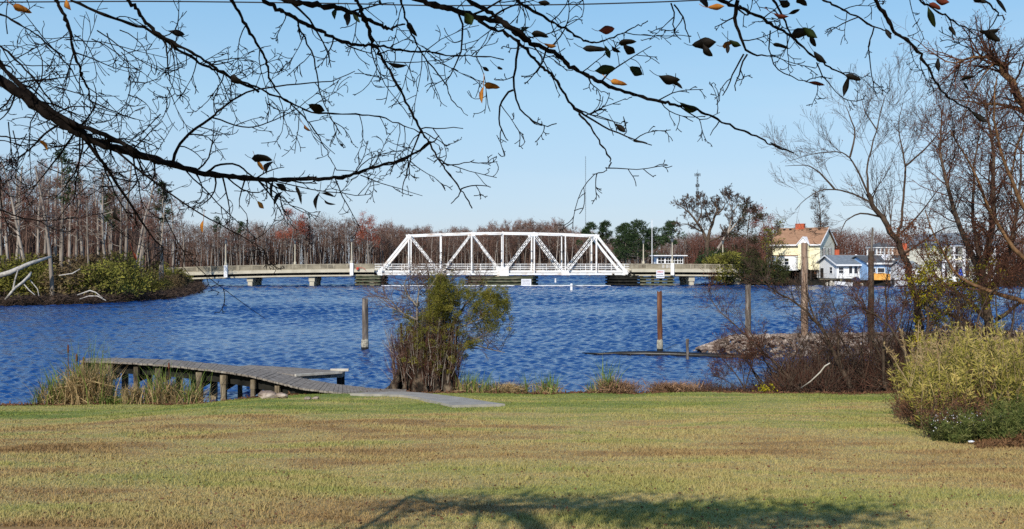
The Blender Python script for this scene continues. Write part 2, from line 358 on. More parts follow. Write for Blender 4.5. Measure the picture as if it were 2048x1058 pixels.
# water: a fan of real waves near the camera, flat sheet beyond and below it
AMP = .045; CUT = 4.2
def water():
    r = 23.2 * 1.0030 ** np.arange(0, 890); th = np.linspace(-.6, .6, 1080)
    R, T = np.meshgrid(r, th, indexing='ij'); X = R * np.tan(T); Y = R.copy()
    Z = np.zeros_like(X); g = np.random.RandomState(3); sp = R * .0030
    for k in range(60):
        lam = .16 * (1.062 ** k) ; a = radians(g.normal(82, 28)); amp = AMP * lam * (.16 / lam) ** .10 * g.uniform(.6, 1.2)
        w = np.clip(lam / (sp[:, 0] * 2.0) - .8, 0, 1) * np.clip(1.6 - lam / (sp[:, 0] * CUT), 0, 1)
        q = np.nonzero(w > 0)[0]
        if len(q) == 0: continue
        q0, q1 = q[0], q[-1] + 1; x_, y_ = X[q0:q1], Y[q0:q1]
        kx, ky = cos(a) * 2 * pi / lam, sin(a) * 2 * pi / lam; ph = g.uniform(0, 6.28)
        Z[q0:q1] += amp * w[q0:q1, None] * np.sin(kx * x_ + ky * y_ + ph + .9 * np.sin(.31 * x_ - .23 * y_ + ph * 3) + .7 * np.sin(.17 * y_ + .5 * x_ + ph))
    env = .75 + .35 * np.sin(.11 * X + .6 * np.sin(.09 * Y)) * np.sin(.13 * Y + 1.3)
    Z *= env * (1 - .6 * sstep(26.5, 25, Y)) * (1 - .65 * sstep(-9, -16, X + (Y - 40) * .12) * sstep(90, 45, Y) * 0)
    V = np.stack([X, Y, Z], -1).reshape(-1, 3); n, m_ = X.shape; i = np.arange(n * m_).reshape(n, m_)
    Fq = np.stack([i[:-1, :-1], i[:-1, 1:], i[1:, 1:], i[1:, :-1]], -1).reshape(-1, 4)
    b = MB().add(V, Fq)
    e = 4000; b.add([(-e, 15, -.14), (e, 15, -.14), (e, e, -.14), (-e, e, -.14)], [(0, 1, 2, 3)])
    struct(b.build('river_water', M['water'], smooth=True), 'deep blue rippled river')
water()

def bank(name, poly, z, mat, label, sk=1.6):
    p = np.array(poly, float); nxt = np.roll(p, -1, 0); prv = np.roll(p, 1, 0); t = nxt - prv; t /= np.linalg.norm(t, axis=1, keepdims=True)
    nrm = np.stack([t[:, 1], -t[:, 0]], 1); n = len(p)
    V = [(x, y, z) for x, y in p] + [(x, y, -.5) for x, y in p + nrm * sk]
    struct(MB().add(V, [tuple(range(n))] + [(i, n + i, n + (i + 1) % n, (i + 1) % n) for i in range(n)]).build(name, mat), label)
LB = [(-400, 70), (-60, 80), (-43, 84), (-37.5, 88.6), (-35.2, 101), (-39.2, 122), (-46, 145), (-53, 165), (-78, 215), (-140, 330), (-420, 340)]
bank('left_bank', LB, .22, M['soil'], 'low wooded bank on the left', .5)
bank('far_bank', [(-3800, 338), (-120, 336), (-40, 332), (40, 336), (130, 320), (3800, 330), (3800, 3900), (-3800, 3900)], .5, M['soil'], 'far wooded shore')
bank('right_bank', [(38, 176), (39, 169), (50, 164), (78, 153), (130, 148), (300, 140), (300, 420), (100, 420), (62, 260), (45, 210)], .8, M['soil'], 'right bank with houses', .3)

# ------------------------------------------------------------------ plants: generators
def rot_about(v, ax, a):
    ax = ax / (np.linalg.norm(ax) + 1e-9); return v * cos(a) + np.cross(ax, v) * sin(a) + ax * np.dot(ax, v) * (1 - cos(a))
class Grow:
    """recursive bare-branch growth; lines[level] holds polylines of 5 points with radii"""
    def __init__(s, rng, nch, ang, lr, rr, wander=.25, up=.1, npt=5, tmin=.25, stop=None, rmin=.0, curl=.0):
        s.curl = curl
        s.g = rng; s.nch = nch; s.ang = ang; s.lr = lr; s.rr = rr; s.w = wander; s.up = up; s.npt = npt; s.tmin = tmin
        s.lines = [[] for _ in range(len(nch) + 1)]; s.rmin = rmin; s.tips = []
    def run(s, p, d, L, r, lv=0, pts=None):
        g = s.g; bend = g.normal(size=3) * s.curl; up = s.up[lv] if isinstance(s.up, (list, tuple)) else s.up
        if pts is None:
            pts = [np.array(p, float)]; d = np.array(d, float); d /= np.linalg.norm(d)
            for i in range(s.npt - 1):
                d = d + g.normal(size=3) * s.w * .5 + bend; d[2] += up; d /= np.linalg.norm(d); pts.append(pts[-1] + d * L / (s.npt - 1))
        pts = np.array(pts, float); n = len(pts); last = lv >= len(s.nch)
        rad = np.maximum(r * np.linspace(1, .35 if not last else .3, n), s.rmin)
        s.lines[lv].append((pts, rad))
        if last: s.tips.append(pts[-1]); return
        for c in range(s.nch[lv]):
            t = s.tmin + (1 - s.tmin) * (c + g.uniform(.1, .9)) / s.nch[lv]; t = min(t, .98); f = t * (n - 1); i = int(f); q = pts[i] + (pts[i + 1] - pts[i]) * (f - i)
            tg = pts[i + 1] - pts[i]; tg /= (np.linalg.norm(tg) + 1e-9)
            ax = np.cross(tg, g.normal(size=3)); a = radians(g.normal(s.ang[lv], 9)); dd = rot_about(tg, ax, a)
            ll = L * s.lr[lv] * g.uniform(.65, 1.2) * (1.15 - .5 * t)
            s.run(q, dd, ll, max(np.interp(f, range(n), rad) * s.rr[lv], s.rmin), lv + 1)
def emit(mb, lines, k=4):
    by = {}
    for p, r in lines: by.setdefault(len(p), []).append((p, r))
    for n, a in by.items(): mb.tubes(np.array([x[0] for x in a]), np.array([x[1] for x in a]), k)
    return mb
def bare_tree_parts(g, H, r, trunk_frac=.55, nch=(12, 6, 5), spread=1.0, rmin=.02, sl=0, slw=.05, slL=.8, lean=0, ang=(55, 45, 40), up=(.02, .06, .05, .02)):
    G = Grow(g, list(nch), list(ang), [.34 * spread, .5, .5], [.45, .55, .6], .22, list(up), tmin=trunk_frac, rmin=rmin)
    pts = [np.array((0, 0, -.3))]; d = np.array((lean, 0, 1.0))
    for i in range(6): d = d + g.normal(size=3) * .05; d[2] = 1; pts.append(pts[-1] + d / np.linalg.norm(d) * (H * 1.02) / 6)
    G.run(None, None, H, r, 0, pts)
    tr = MB(); emit(tr, G.lines[0], 7); emit(tr, G.lines[1], 4)
    cr = MB(); 
    for l in G.lines[2:]: emit(cr, l, 3)
    if sl:
        T = np.array(G.tips); i = g.randint(0, len(T), sl); A = T[i] + g.normal(size=(sl, 3)) * .25 * slL
        D = g.normal(size=(sl, 3)); D[:, 2] = np.abs(D[:, 2]) * .9 + .1; D /= np.linalg.norm(D, axis=1, keepdims=True)
        cr.slivers(A, A + D * slL * g.uniform(.5, 1.3, (sl, 1)), slw, g)
    return tr, cr, G
def clumps(g, C, Rr, n, size, wid, squash=.7, mb=None):
    """leaf clumps: n leaves about each centre"""
    mb = mb or MB(); C = np.asarray(C); k = len(C); i = np.repeat(np.arange(k), n); D = g.normal(size=(k * n, 3)); D /= np.linalg.norm(D, axis=1, keepdims=True)
    rad = g.uniform(.25, 1, (k * n, 1)) ** .5; off = D * rad * np.asarray(Rr)[i][:, None]; off[:, 2] *= squash
    mb.leaves(C[i] + off, D + g.normal(size=D.shape) * .8 + np.array((0, 0, .3)), size * g.uniform(.6, 1.4, k * n), wid, g)
    return mb

# ---- templates for the far woods (rank of single trees, copied) and the mass behind
def far_template(seed, H, kind):
    g = np.random.RandomState(seed)
    red = kind == 'red'
    tr, cr, G = bare_tree_parts(g, H, .24 if red else .2, .42 if red else .5, (15, 5, 3), .8 if red else .58, .03, 900 if red else 420, .07, 1.0, up=(.02, .10, .06, .03))
    if red:
        T = np.array(G.tips); i = g.randint(0, len(T), 1500); cr.leaves(T[i] + g.normal(size=(1500, 3)) * .5, g.normal(size=(1500, 3)), .26, .18, g)
    return tr, cr
cent = lambda tr, cr, mt, mc, name, label, cat, loc, rz=0, group=None, sc=1: None
def make_tree(tr, cr, mt, mc, name, label, cat, loc, rz=0, group=None, sc=(1, 1, 1), smooth=False):
    t = thing(name, label, cat, loc, rz, group); t.scale = sc
    tr.build('trunk', mt, t, smooth=smooth); cr.build('crown', mc, t); return t
TOPS = [(380, 448), (420, 450), (470, 448), (520, 450), (570, 440), (610, 440), (650, 432), (690, 440), (730, 448), (780, 452), (830, 458), (900, 462), (950, 458), (1000, 450), (1060, 444), (1110, 446), (1150, 462), (1200, 472), (1300, 476), (1420, 470), (1560, 470), (1700, 462), (1800, 470), (2100, 468)]
def top_at(px, d): return EYE + (529 - np.interp(px, [a for a, b in TOPS], [b for a, b in TOPS])) / F * d
far = [far_template(s, 16, 'grey') for s in (11, 12, 13, 14, 15)]
protos = []
g = np.random.RandomState(21)
k = 0
GL = 'bare pale-trunked tree in the front rank of the far treeline'
for px in np.arange(395, 1560, 8.5):
    d = g.uniform(339, 352); x = (px + g.uniform(-4, 4) - 1024) / F * d
    H = (top_at(px, d) - .5) * g.uniform(.72, .98)
    s_ = H / 16.0; sc = (s_ * g.uniform(.8, 1.15),) * 2 + (s_,)
    if k < 5:
        tr, cr = far[k]; o = make_tree(tr, cr, M['bark_far'], M['twig_far'] if k != 3 else M['twig_rust'], 'bare_tree', GL, 'tree', (x, d, .4), g.uniform(0, 6), 'bare trees lining the far bank', sc); protos.append(o)
    else: dup(protos[k % 5], (x, d, .4), g.uniform(0, 6.28), sc)
    k += 1
# mass of the wood behind the front rank
def mass(name, label, xs_, dist, tops, mat, seed, n, spread=22, zlow=.0, wd=(.05, .16), lg=(.7, 1.7), keep=None):
    g = np.random.RandomState(seed); x = g.uniform(*xs_, n); y = dist + g.uniform(0, spread, n)
    px = 1024 + x / y * F; lump = 1 + .06 * np.sin(x * .5 + seed) + .05 * np.sin(x * 1.3 + 2 * seed) + .04 * np.sin(x * 2.9)
    top = np.maximum(tops(px, y) * lump, 3); z = .5 + (top - .5) * g.uniform(zlow, 1, n) ** .85 * g.uniform(.9, 1.0, n)
    if keep is not None: q_ = keep(x, y); x, y, z = x[q_], y[q_], z[q_]; n = len(x)
    A = np.stack([x, y, z], 1); D = g.normal(size=(n, 3)); D[:, 2] = np.abs(D[:, 2]) + .3; D /= np.linalg.norm(D, axis=1, keepdims=True)
    b = MB().slivers(A, A + D * g.uniform(*lg, (n, 1)), g.uniform(*wd, n), g)
    m = n // 60; x = g.uniform(*xs_, m); y = dist + g.uniform(0, spread, m)
    if keep is not None: q_ = keep(x, y); x, y = x[q_], y[q_]; m = len(x)
    h = tops(1024 + x / y * F, y) * g.uniform(.6, .9, m)
    pts = np.stack([np.stack([x, y, 0 * x], 1), np.stack([x + g.normal(size=m) * .3, y, h * .5], 1), np.stack([x + g.normal(size=m) * .6, y, h], 1)], 1)
    b.tubes(pts, np.stack([.16 + 0 * x, .12 + 0 * x, .04 + 0 * x], 1), 4)
    tag(b.build(name, mat), label, 'woods', kind='stuff')
mass('far_woods', 'dense brown winter woods massed behind the bare treeline', (-135, 120), 352, top_at, M['twig_far'], 5, 150000)
mass('far_woods_rust', 'rust coloured woods showing through the bridge truss', (-52, 36), 372, lambda p, y: top_at(p, y) * 1.0, M['twig_rust'], 6, 60000)
mass('far_woods_right', 'brown woods massed behind the riverside houses', (60, 230), 330, lambda p, y: top_at(p, y) * 1.0, M['twig_rust'], 9, 90000)
# red-leaved trees standing out of the far line
for i, (px, py, dd, lab) in enumerate([(580, 432, 336, 'broad rust red tree rising over the far treeline left of the bridge'), (737, 444, 337, 'narrow red tree behind the left approach of the bridge'), (1537, 424, 205, 'red leaved tree beside the yellow house')]):
    tr, cr = far_template(40 + i, 16, 'red'); H = EYE + (529 - py) / F * dd; s_ = H / 16.5
    make_tree(tr, cr, M['bark_far'], M['twig_red'], 'red_tree', lab, 'tree', ((px - 1024) / F * dd, dd, .4), i * 2, None, (s_ * 1.05, s_ * 1.05, s_))
# pines
def pine(seed, H, r=.3, low=.45, wid=3.0, n=26, leafn=120, size=.5, shape=1.0):
    g = np.random.RandomState(seed); tr = MB(); z = np.linspace(-.3, H * .97, 7); pts = np.stack([g.normal(size=7).cumsum() * .08, g.normal(size=7).cumsum() * .08, z], 1)
    tr.tube(pts, np.linspace(r, .05, 7), 7); C = []; R_ = []
    for i in range(n):
        t = low + (1 - low) * (i + g.uniform(0, 1)) / n; zz = H * t; a = g.uniform(0, 6.28); rad = wid * (1 - ((t - low) / (1 - low)) ** 1.6 * .75) * g.uniform(.35, 1)
        c = np.array((cos(a) * rad, sin(a) * rad, zz + g.uniform(-.2, .5))); C.append(c); R_.append(g.uniform(.4, 1.2) * wid * .30)
        b0 = np.array((np.interp(zz - .5, pts[:, 2], pts[:, 0]), np.interp(zz - .5, pts[:, 2], pts[:, 1]), zz - .5)); tr.tube([b0, (b0 + c) / 2 + (0, 0, -.1), c], [.07, .05, .02], 4)
    C.append(np.array((pts[-1, 0], pts[-1, 1], H))); R_.append(wid * .25)
    cr = clumps(g, np.array(C), np.array(R_) * 1.0, int(leafn * .62), size, size * .24, .42)
    return tr, cr
PN = [(1180, 449, 300, 3.2, 'small round-topped pine beside the thin radio mast'), (1212, 446, 300, 3.0, 'flat-topped pine just right of the radio mast'), (1252, 452, 290, 4.5, 'dark pine behind the right end of the truss'), (1276, 446, 285, 5.5, 'large dark spreading pine right of the truss'), (1305, 462, 288, 4.0, 'low dark pine right of the largest pine'), (1343, 447, 270, 3.6, 'leaning pine left of the spreading bare tree')]
for i, (px, py, dd, w_, lab) in enumerate(PN):
    H = EYE - .4 + (529 - py) / F * dd; tr, cr = pine(60 + i, H, .3, .32 if w_ > 4 else .60, w_ * 1.12, 46 if w_ > 4 else 20, 160, .75)
    make_tree(tr, cr, M['bark_far'], M['pine'], 'pine_tree', lab, 'pine tree', ((px - 1024) / F * dd, dd, .4), 0)
for i, (px, py, lab) in enumerate([(435, 440, 'little dark pine top over the far treeline at the left'), (482, 447, 'dark pine crown poking out of the treeline left of the rust tree')]):
    dd = 345; H = EYE + (529 - py) / F * dd; tr, cr = pine(80 + i, H, .25, .78, 1.8, 10, 110, .6)
    make_tree(tr, cr, M['bark_far'], M['pine'], 'pine_tree', lab, 'pine tree', ((px - 1024) / F * dd, dd, .4), 0)

# big spreading bare tree right of the bridge
def oak(seed, H, r, levels, rmin, ang0=48, spread=1.0, sl=0, slw=.05, up=.06, fork=.25):
    g = np.random.RandomState(seed)
    G = Grow(g, levels, [ang0, 42, 38, 38][:len(levels)], [.8 * spread, .62, .55, .5][:len(levels)], [.6, .6, .55, .5][:len(levels)], .30, [.0, up, up * .7, up * .4, 0][:len(levels) + 1], tmin=.35, rmin=rmin)
    pts = [np.array((0, 0, -.3)), np.array((.1, 0, H * fork * .5)), np.array((-.1, .1, H * fork)), np.array((.2, -.1, H * fork * 1.7)), np.array((0, 0, H * .62))]
    G.run(None, None, H * .62, r, 0, pts)
    tr = MB(); emit(tr, G.lines[0], 8); emit(tr, G.lines[1], 6)
    cr = MB(); [emit(cr, l, 3) for l in G.lines[2:]]
    if sl:
        T = np.array(G.tips); i = g.randint(0, len(T), sl); A = T[i]; D = g.normal(size=(sl, 3)); D[:, 2] += .5; D /= np.linalg.norm(D, axis=1, keepdims=True)
        cr.slivers(A, A + D * g.uniform(.3, 1.0, (sl, 1)), slw, g)
    return tr, cr, G
# (the spreading tree is built further down, with the other traced trees)
tr, cr, G = bare_tree_parts(np.random.RandomState(33), 17.3, .2, .45, (30, 6, 4), .42, .024, 1400, .05, .7)
make_tree(tr, cr, M['bark_brown'], M['twig_brown'], 'bare_tree', 'conical bare tree behind the yellow house chimney', 'tree', (62, 200, .4))
for i, (px, H, dd, lab) in enumerate([(1495, 12.0, 172, 'bare tree with a dark vine-clad crown left of the yellow house'), (1545, 9.2, 164, 'tall twiggy tree against the yellow house wall'), (1510, 5.2, 166, 'low tangled tree at the water left of the yellow house')]):
    g = np.random.RandomState(90 + i); tr, cr, G = bare_tree_parts(g, H, .16, .2, (20, 5, 4), .75, .02, 700, .05, .6)
    x = (px - 1024) / F * dd; t = make_tree(tr, cr, M['bark_brown'], M['twig_brown'], 'bank_tree', lab, 'tree', (x, dd, .5))
    L_ = np.array([p[-1] for p, r_ in G.lines[2]])[::2]; clumps(g, L_, np.full(len(L_), .55), 22, .28, .15).build('foliage', M['shrub_dark'] if i != 1 else M['shrub_olive'], t)

# shrubs
def shrub(seed, R_, H, nC, nL, size, squash=.75, stems=7):
    g = np.random.RandomState(seed); a = g.uniform(0, 6.28, nC); q = g.uniform(0, 1, nC) ** .5; z = g.uniform(.12, 1, nC)
    rr = R_ * q * np.sqrt(np.clip(1 - (z - .25) ** 2 * 1.25, .05, 1)); C = np.stack([np.cos(a) * rr, np.sin(a) * rr, z * H * .92], 1)
    st = MB()
    for i in range(stems):
        c = C[g.randint(nC)]; st.tube([(c[0] * .15, c[1] * .15, -.2), (c[0] * .6, c[1] * .6, c[2] * .55), tuple(c)], [.05, .035, .01], 4)
    cr = clumps(g, C, g.uniform(.10, .22, nC) * (R_ + H) * .8, nL, size, size * .42, squash)
    A = C[g.randint(0, nC, nC * 5)]; D = g.normal(size=A.shape); D[:, 2] = np.abs(D[:, 2]) + .2
    st.slivers(A, A + D / np.linalg.norm(D, axis=1, keepdims=True) * (R_ + H) * .16 * g.uniform(.5, 1.3, (len(A), 1)), size * .12, g)
    return st, cr
def put_shrub(seed, R_, H, nC, nL, size, mat, name, label, loc, sc=(1, 1, 1), group=None, stem='twig_brown'):
    st, cr = shrub(seed, R_, H, nC, nL, size); t = thing(name, label, 'shrub', loc, 0, group); t.scale = sc
    st.build('stem', M[stem], t); cr.build('foliage', mat, t); return t
SH = []   # left bank shrubs
g = np.random.RandomState(4)
shp = [put_shrub(100 + i, 2.6, 3.2, 44, 48, .30, M['shrub_olive' if i < 2 else 'shrub_brown'], 'bank_shrub', 'olive or brown shrub in the row along the left bank', (-60, 90, .3), group='shrubs along the left bank') for i in range(4)]
spots = [(10, 92, 1.25), (62, 94, 1.0), (150, 92, 1.2), (120, 98, 1.3), (205, 93, 1.15), (245, 98, 1.1), (180, 102, 1.25), (268, 105, 1.2), (225, 108, 1.15), (295, 106, .62), (318, 112, .62), (340, 116, .6), (350, 128, .66), (358, 134, .6), (305, 120, .85), (330, 140, .95), (40, 101, 1.3), (90, 104, 1.3), (-30, 94, 1.3), (-60, 97, 1.4), (352, 148, .8), (362, 150, .6)]
for i, (px, d, s_) in enumerate(spots):
    loc = ((px - 1024) / F * d, d, .35); sc = (s_ * g.uniform(.85, 1.1), s_, s_ * g.uniform(.65, 1.2))
    if i < 4: shp[i].location = loc; shp[i].scale = sc
    else: dup(shp[(i * 3 + i // 4) % 4], loc, g.uniform(0, 6.28), sc)
for i, (px, d, s_) in enumerate([(1440, 164, 1.0), (1468, 163, 1.15), (1500, 161, 1.0), (1530, 160.5, .9), (1565, 160, .8)]):
    put_shrub(130 + i, 2.6, 4.2, 40, 60, .4, M['shrub_olive'] if i in (0, 1) else M['shrub_dark'], 'bank_shrub', ['olive shrub overhanging the water at the right end of the bridge', 'tall olive shrub second from the right end of the bridge', 'dark evergreen shrub right of the olive shrubs on the far right bank', 'dark shrub below the red leaved tree', 'low dark shrub at the foot of the yellow house'][i], ((px - 1024) / F * d, d + 3, .5), (s_, s_, s_))
put_shrub(140, 4.5, 5.5, 60, 90, .5, M['pine'], 'evergreen_shrub', 'broad dark evergreen behind the bridge parapet', ((1445 - 1024) / F * 185, 186, .5))

# left bank trees, traced trunks
LT = [(60, 318, 99, .16), (105, 330, 89.5, .34), (122, 372, 103, .2), (150, 360, 108, .16), (182, 400, 100, .15), (215, 345, 104, .17), (262, 392, 100, .22), (285, 400, 112, .18), (30, 330, 107, .17), (5, 340, 100, .18), (238, 372, 116, .16), (320, 405, 118, .16), (345, 398, 140, .2), (88, 350, 118, .18), (170, 330, 122, .2), (200, 368, 130, .18), (45, 345, 125, .2), (300, 420, 145, .2), (270, 350, 128, .2), (140, 345, 140, .22), (-25, 330, 100, .2), (370, 432, 165, .2), (225, 340, 150, .2), (15, 350, 140, .2), (330, 372, 150, .2), (250, 330, 140, .2), (110, 335, 150, .22), (75, 340, 140, .2)]
lt = []
for i in range(6):
    g = np.random.RandomState(200 + i); tr, cr, G = bare_tree_parts(g, 13, .2, .42 if i else .5, (18, 6, 4), .42 + .05 * (i % 3), .014, 650, .03, .6, lean=.02 * (i - 2), ang=(68, 48, 42)); lt.append((tr, cr))
g = np.random.RandomState(5); roots = []
for i, (px, py, d, r) in enumerate(LT):
    H = EYE + (529 - py) / F * d - .4; s_ = H / 13; loc = ((px - 1024) / F * d, d, .4); sc = (r / .2 * 1.0, r / .2 * 1.0, s_) if 0 else (s_ * (.8 + r), s_ * (.8 + r), s_)
    if i < 6: roots.append(make_tree(lt[i][0], lt[i][1], M['bark_grey'], M['twig_far'] if i % 2 else M['twig_rust'], 'bank_tree', 'bare pale-trunked tree among others on the left bank', 'tree', loc, g.uniform(0, 6), 'bare trees on the left bank', sc, True))
    else: dup(roots[i % 6], loc, g.uniform(0, 6.28), sc)
roots[1]['label'] = 'stout broken pale trunk standing at the water edge of the left bank'; del roots[1]['group']
mass('left_woods', 'brown tangle of winter woods deep on the left bank', (-150, -50), 160, lambda p, y: 3.5 + (529 - np.interp(p, [0, 150, 330, 380, 420], [345, 360, 400, 440, 460])) / F * y, M['twig_far'], 8, 110000, 40, .0, (.025, .08), (.4, 1.2), lambda x, y: x < np.interp(y, [160, 215], [-55, -80]))
for i, (px, py, d, w_, lab) in enumerate([(128, 312, 103, 1.7, 'tall pine with a thin crown high over the left bank'), (325, 375, 118, 1.2, 'slim pine at the right end of the left bank woods'), (218, 395, 120, 1.5, 'dark pine half hidden in the left bank woods')]):
    H = EYE + (529 - py) / F * d; tr, cr = pine(220 + i, H, .17, .66, w_, 14, 90, .42); make_tree(tr, cr, M['bark_grey'], M['pine'], 'pine_tree', lab, 'pine tree', ((px - 1024) / F * d, d, .3))
g = np.random.RandomState(66); n = 26000; u = g.uniform(0, 8, n); pb = np.array(LB[:9], float); X = np.interp(u, range(9), pb[:, 0]) + g.normal(size=n) * .6; Y = np.interp(u, range(9), pb[:, 1]) + g.uniform(-.7, 1.6, n)
A = np.stack([X, Y, g.uniform(-.1, .8, n) ** 1.0], 1); D = g.normal(size=(n, 3)) * (1, 1, .6)
tag(MB().slivers(A, A + D * .45, g.uniform(.02, .07, n), g).build('bank_undergrowth', M['twig_brown']), 'dark tangle of roots and brambles at the waterline of the left bank', 'undergrowth', kind='stuff')
# dead logs of the left bank
def log(name, label, pts, r, mat, twigs=None, k=8):
    b = MB().tube(pts, r, k); t = b.build(name, mat, smooth=True); tag(t, label, 'log'); 
    return t
log('fallen_log', 'long bare white log slanting up to the stout trunk on the left bank', [P(-30, 560, 86), P(20, 545, 86), P(60, 527, 87), P(102, 513, 88.5)], [.24, .22, .18, .10], M['driftwood'])
b = MB(); b.tube([P(62, 545, 86), P(58, 552, 85.6), P(45, 565, 85.3), P(30, 576, 85), P(10, 600, 84.6)], [.1, .12, .13, .12, .1], 6)
b.tube([P(36, 540, 86), P(30, 560, 85.6), P(26, 580, 85)], [.06, .07, .08], 5); b.tube([P(46, 566, 85.5), P(58, 580, 85), P(70, 590, 84.8)], [.06, .05, .04], 5); b.tube([P(60, 560, 86), P(75, 578, 85.2), P(78, 592, 84.8)], [.05, .04, .03], 5)
tag(b.build('dead_branch', M['driftwood'], smooth=True), 'bent pale dead branches propped below the white log', 'branch')
b = MB(); b.tube([P(155, 590, 87), P(172, 584, 86.6), P(180, 581, 86.5), P(192, 585, 86.3), P(205, 596, 86)], [.05, .06, .06, .05, .04], 5); b.tube([P(160, 598, 87), P(178, 592, 86.6), P(195, 592, 86.3), P(212, 601, 86)], [.05, .05, .05, .04], 5); b.tube([P(118, 551, 88), P(145, 547, 88), P(160, 538, 88)], [.05, .06, .04], 5)
tag(b.build('driftwood', M['driftwood'], smooth=True), 'curled pale driftwood on the left bank at the water', 'driftwood')

# ------------------------------------------------------------------ swing bridge (local x along the deck, y away from the camera)
BD = 164.0; BX = (1006 - 1024) / F * BD; BRZ = radians(2.6)
def bz(py): return EYE - (py - 529) / F * BD
BW = 6.6; PN_ = 5.13
swing = thing('swing_bridge', 'white steel truss swing span in the middle of the bridge', 'bridge', (BX, BD, 0), BRZ)
topz = [None, bz(471), bz(468.3), bz(466.3), bz(465.6), bz(466.3), bz(468), bz(470.5), None]
bot = 1.93
def truss(y, name_side):
    ch = MB()
    for i in range(1, 7): ch.bar(((i - 4) * PN_, y, topz[i]), ((i - 3) * PN_, y, topz[i + 1]), .28, .27)
    ch.bar((-4 * PN_, y, bot), (4 * PN_, y, bot), .28, .30)
    ch.build('chord', M['white_steel'], swing)
    for i in range(1, 8):
        v = MB(); x = (i - 4) * PN_
        for s_ in (-.15, .15): v.bar((x, y + s_, bot + .2), (x, y + s_, topz[i] - .17), .21 if i in (1, 3, 5, 7) else .16, .07, up=(0, 1, 0))
        for z in np.arange(bot + .5, topz[i] - .3, .55): v.bar((x, y - .11, z), (x, y + .11, z), .16, .16)
        v.build('vertical', M['white_steel'], swing)
    for a, b_, w in ((0, 1, .34), (2, 1, .36), (2, 3, .36), (4, 3, .36), (4, 5, .36), (6, 5, .36), (6, 7, .36), (8, 7, .42)):
        d_ = MB(); A = np.array(((a - 4) * PN_, y, bot)); B = np.array(((b_ - 4) * PN_, y, topz[b_]))
        if a in (0, 8): d_.bar(A, B, .36, w)
        else:
            for s_ in (-.115, .115):
                up = np.cross(B - A, (0, 1, 0)); up /= np.linalg.norm(up); d_.bar(A + up * s_, B + up * s_, .26, .07)
            n = 12
            for q in range(1, n): c = A + (B - A) * q / n; d_.bar(c - up * .12, c + up * .12, .2, .12, up=(0, 1, 0))
        d_.build('diagonal', M['white_steel'], swing)
    def gp(f): q = MB(); f(q); q.build('gusset_plate', M['white_steel'], swing)
    for i, w, h in ((1, .5, .5), (3, .75, .5), (5, .75, .5), (7, .5, .5)):
        x = (i - 4) * PN_; gp(lambda q: q.prism([(x - w, topz[i] + .12), (x + w, topz[i] + .12), (x + w * .7, topz[i] - h), (x - w * .7, topz[i] - h)], y - .2, y + .2))
    for i in (2, 6): x = (i - 4) * PN_; gp(lambda q: q.prism([(x - .75, bot - .2), (x + .75, bot - .2), (x + .5, bot + .6), (x - .5, bot + .6)], y - .2, y + .2))
    for s_ in (-1, 1): gp(lambda q: q.box(min(s_ * 4 * PN_, s_ * (4 * PN_ - .8)), max(s_ * 4 * PN_, s_ * (4 * PN_ - .8)), y - .22, y + .22, bot - .25, bot + .75))
    gp(lambda q: q.box(-.95, .95, y - .24, y + .24, bot - .3, bot + 1.1))
truss(0, 'near'); truss(BW, 'far')
b = MB()
for i in (1, 3, 4, 5, 7): x = (i - 4) * PN_; b.bar((x, .2, topz[i]), (x, BW - .2, topz[i]), .22, .4)
for i in range(1, 7):
    b.bar(((i - 4) * PN_, .2, topz[i]), ((i - 3) * PN_, BW - .2, topz[i + 1]), .1, .1); b.bar(((i - 4) * PN_, BW - .2, topz[i]), ((i - 3) * PN_, .2, topz[i + 1] + .02), .1, .1)
b.build('top_bracing', M['white_steel'], swing)
b = MB(); b.box(-4 * PN_ - .3, 4 * PN_ + .3, .54, BW - .3, 2.32, 2.46)
b.build('road_deck', M['concrete'], swing)
b = MB()
for i in range(9): x = (i - 4) * PN_; b.box(x - .12, x + .12, .21, BW - .21, 1.78, 2.31)
b.build('floor_beam', M['white_steel'], swing)
for y in (.42, BW + 1.15):   # footway side girder and rail
    b = MB(); b.box(-4 * PN_ - .4, 4 * PN_ + .4, y, y + .1, 2.17, 2.50); b.build('footway_girder', M['white_steel'], swing)
    b = MB()
    for z in (2.86, 3.16, 3.58): b.bar((-4 * PN_ - .4, y + .05, z), (4 * PN_ + .4, y + .05, z), .06, .07)
    for x in np.arange(-4 * PN_ - .4, 4 * PN_ + .5, 2.16): b.box(x - .04, x + .04, y + .01, y + .09, 2.53, 3.62)
    for z in np.arange(2.7, 3.5, .13): b.bar((-4 * PN_ - .4, y + .08, z), (4 * PN_ + .4, y + .08, z), .012, .012)
    b.build('railing', M['white_steel'], swing)
b = MB(); b.box(-4 * PN_ - .4, 4 * PN_ + .4, BW + .25, BW + 1.14, 2.36, 2.44); b.build('footway', M['concrete'], swing)
b = MB(); b.lathe([(2.9, .4), (2.9, 1.35), (2.4, 1.36), (2.4, 1.6)], (0, BW / 2, 0), 24); b.build('pivot_pier', M['concrete'], swing)

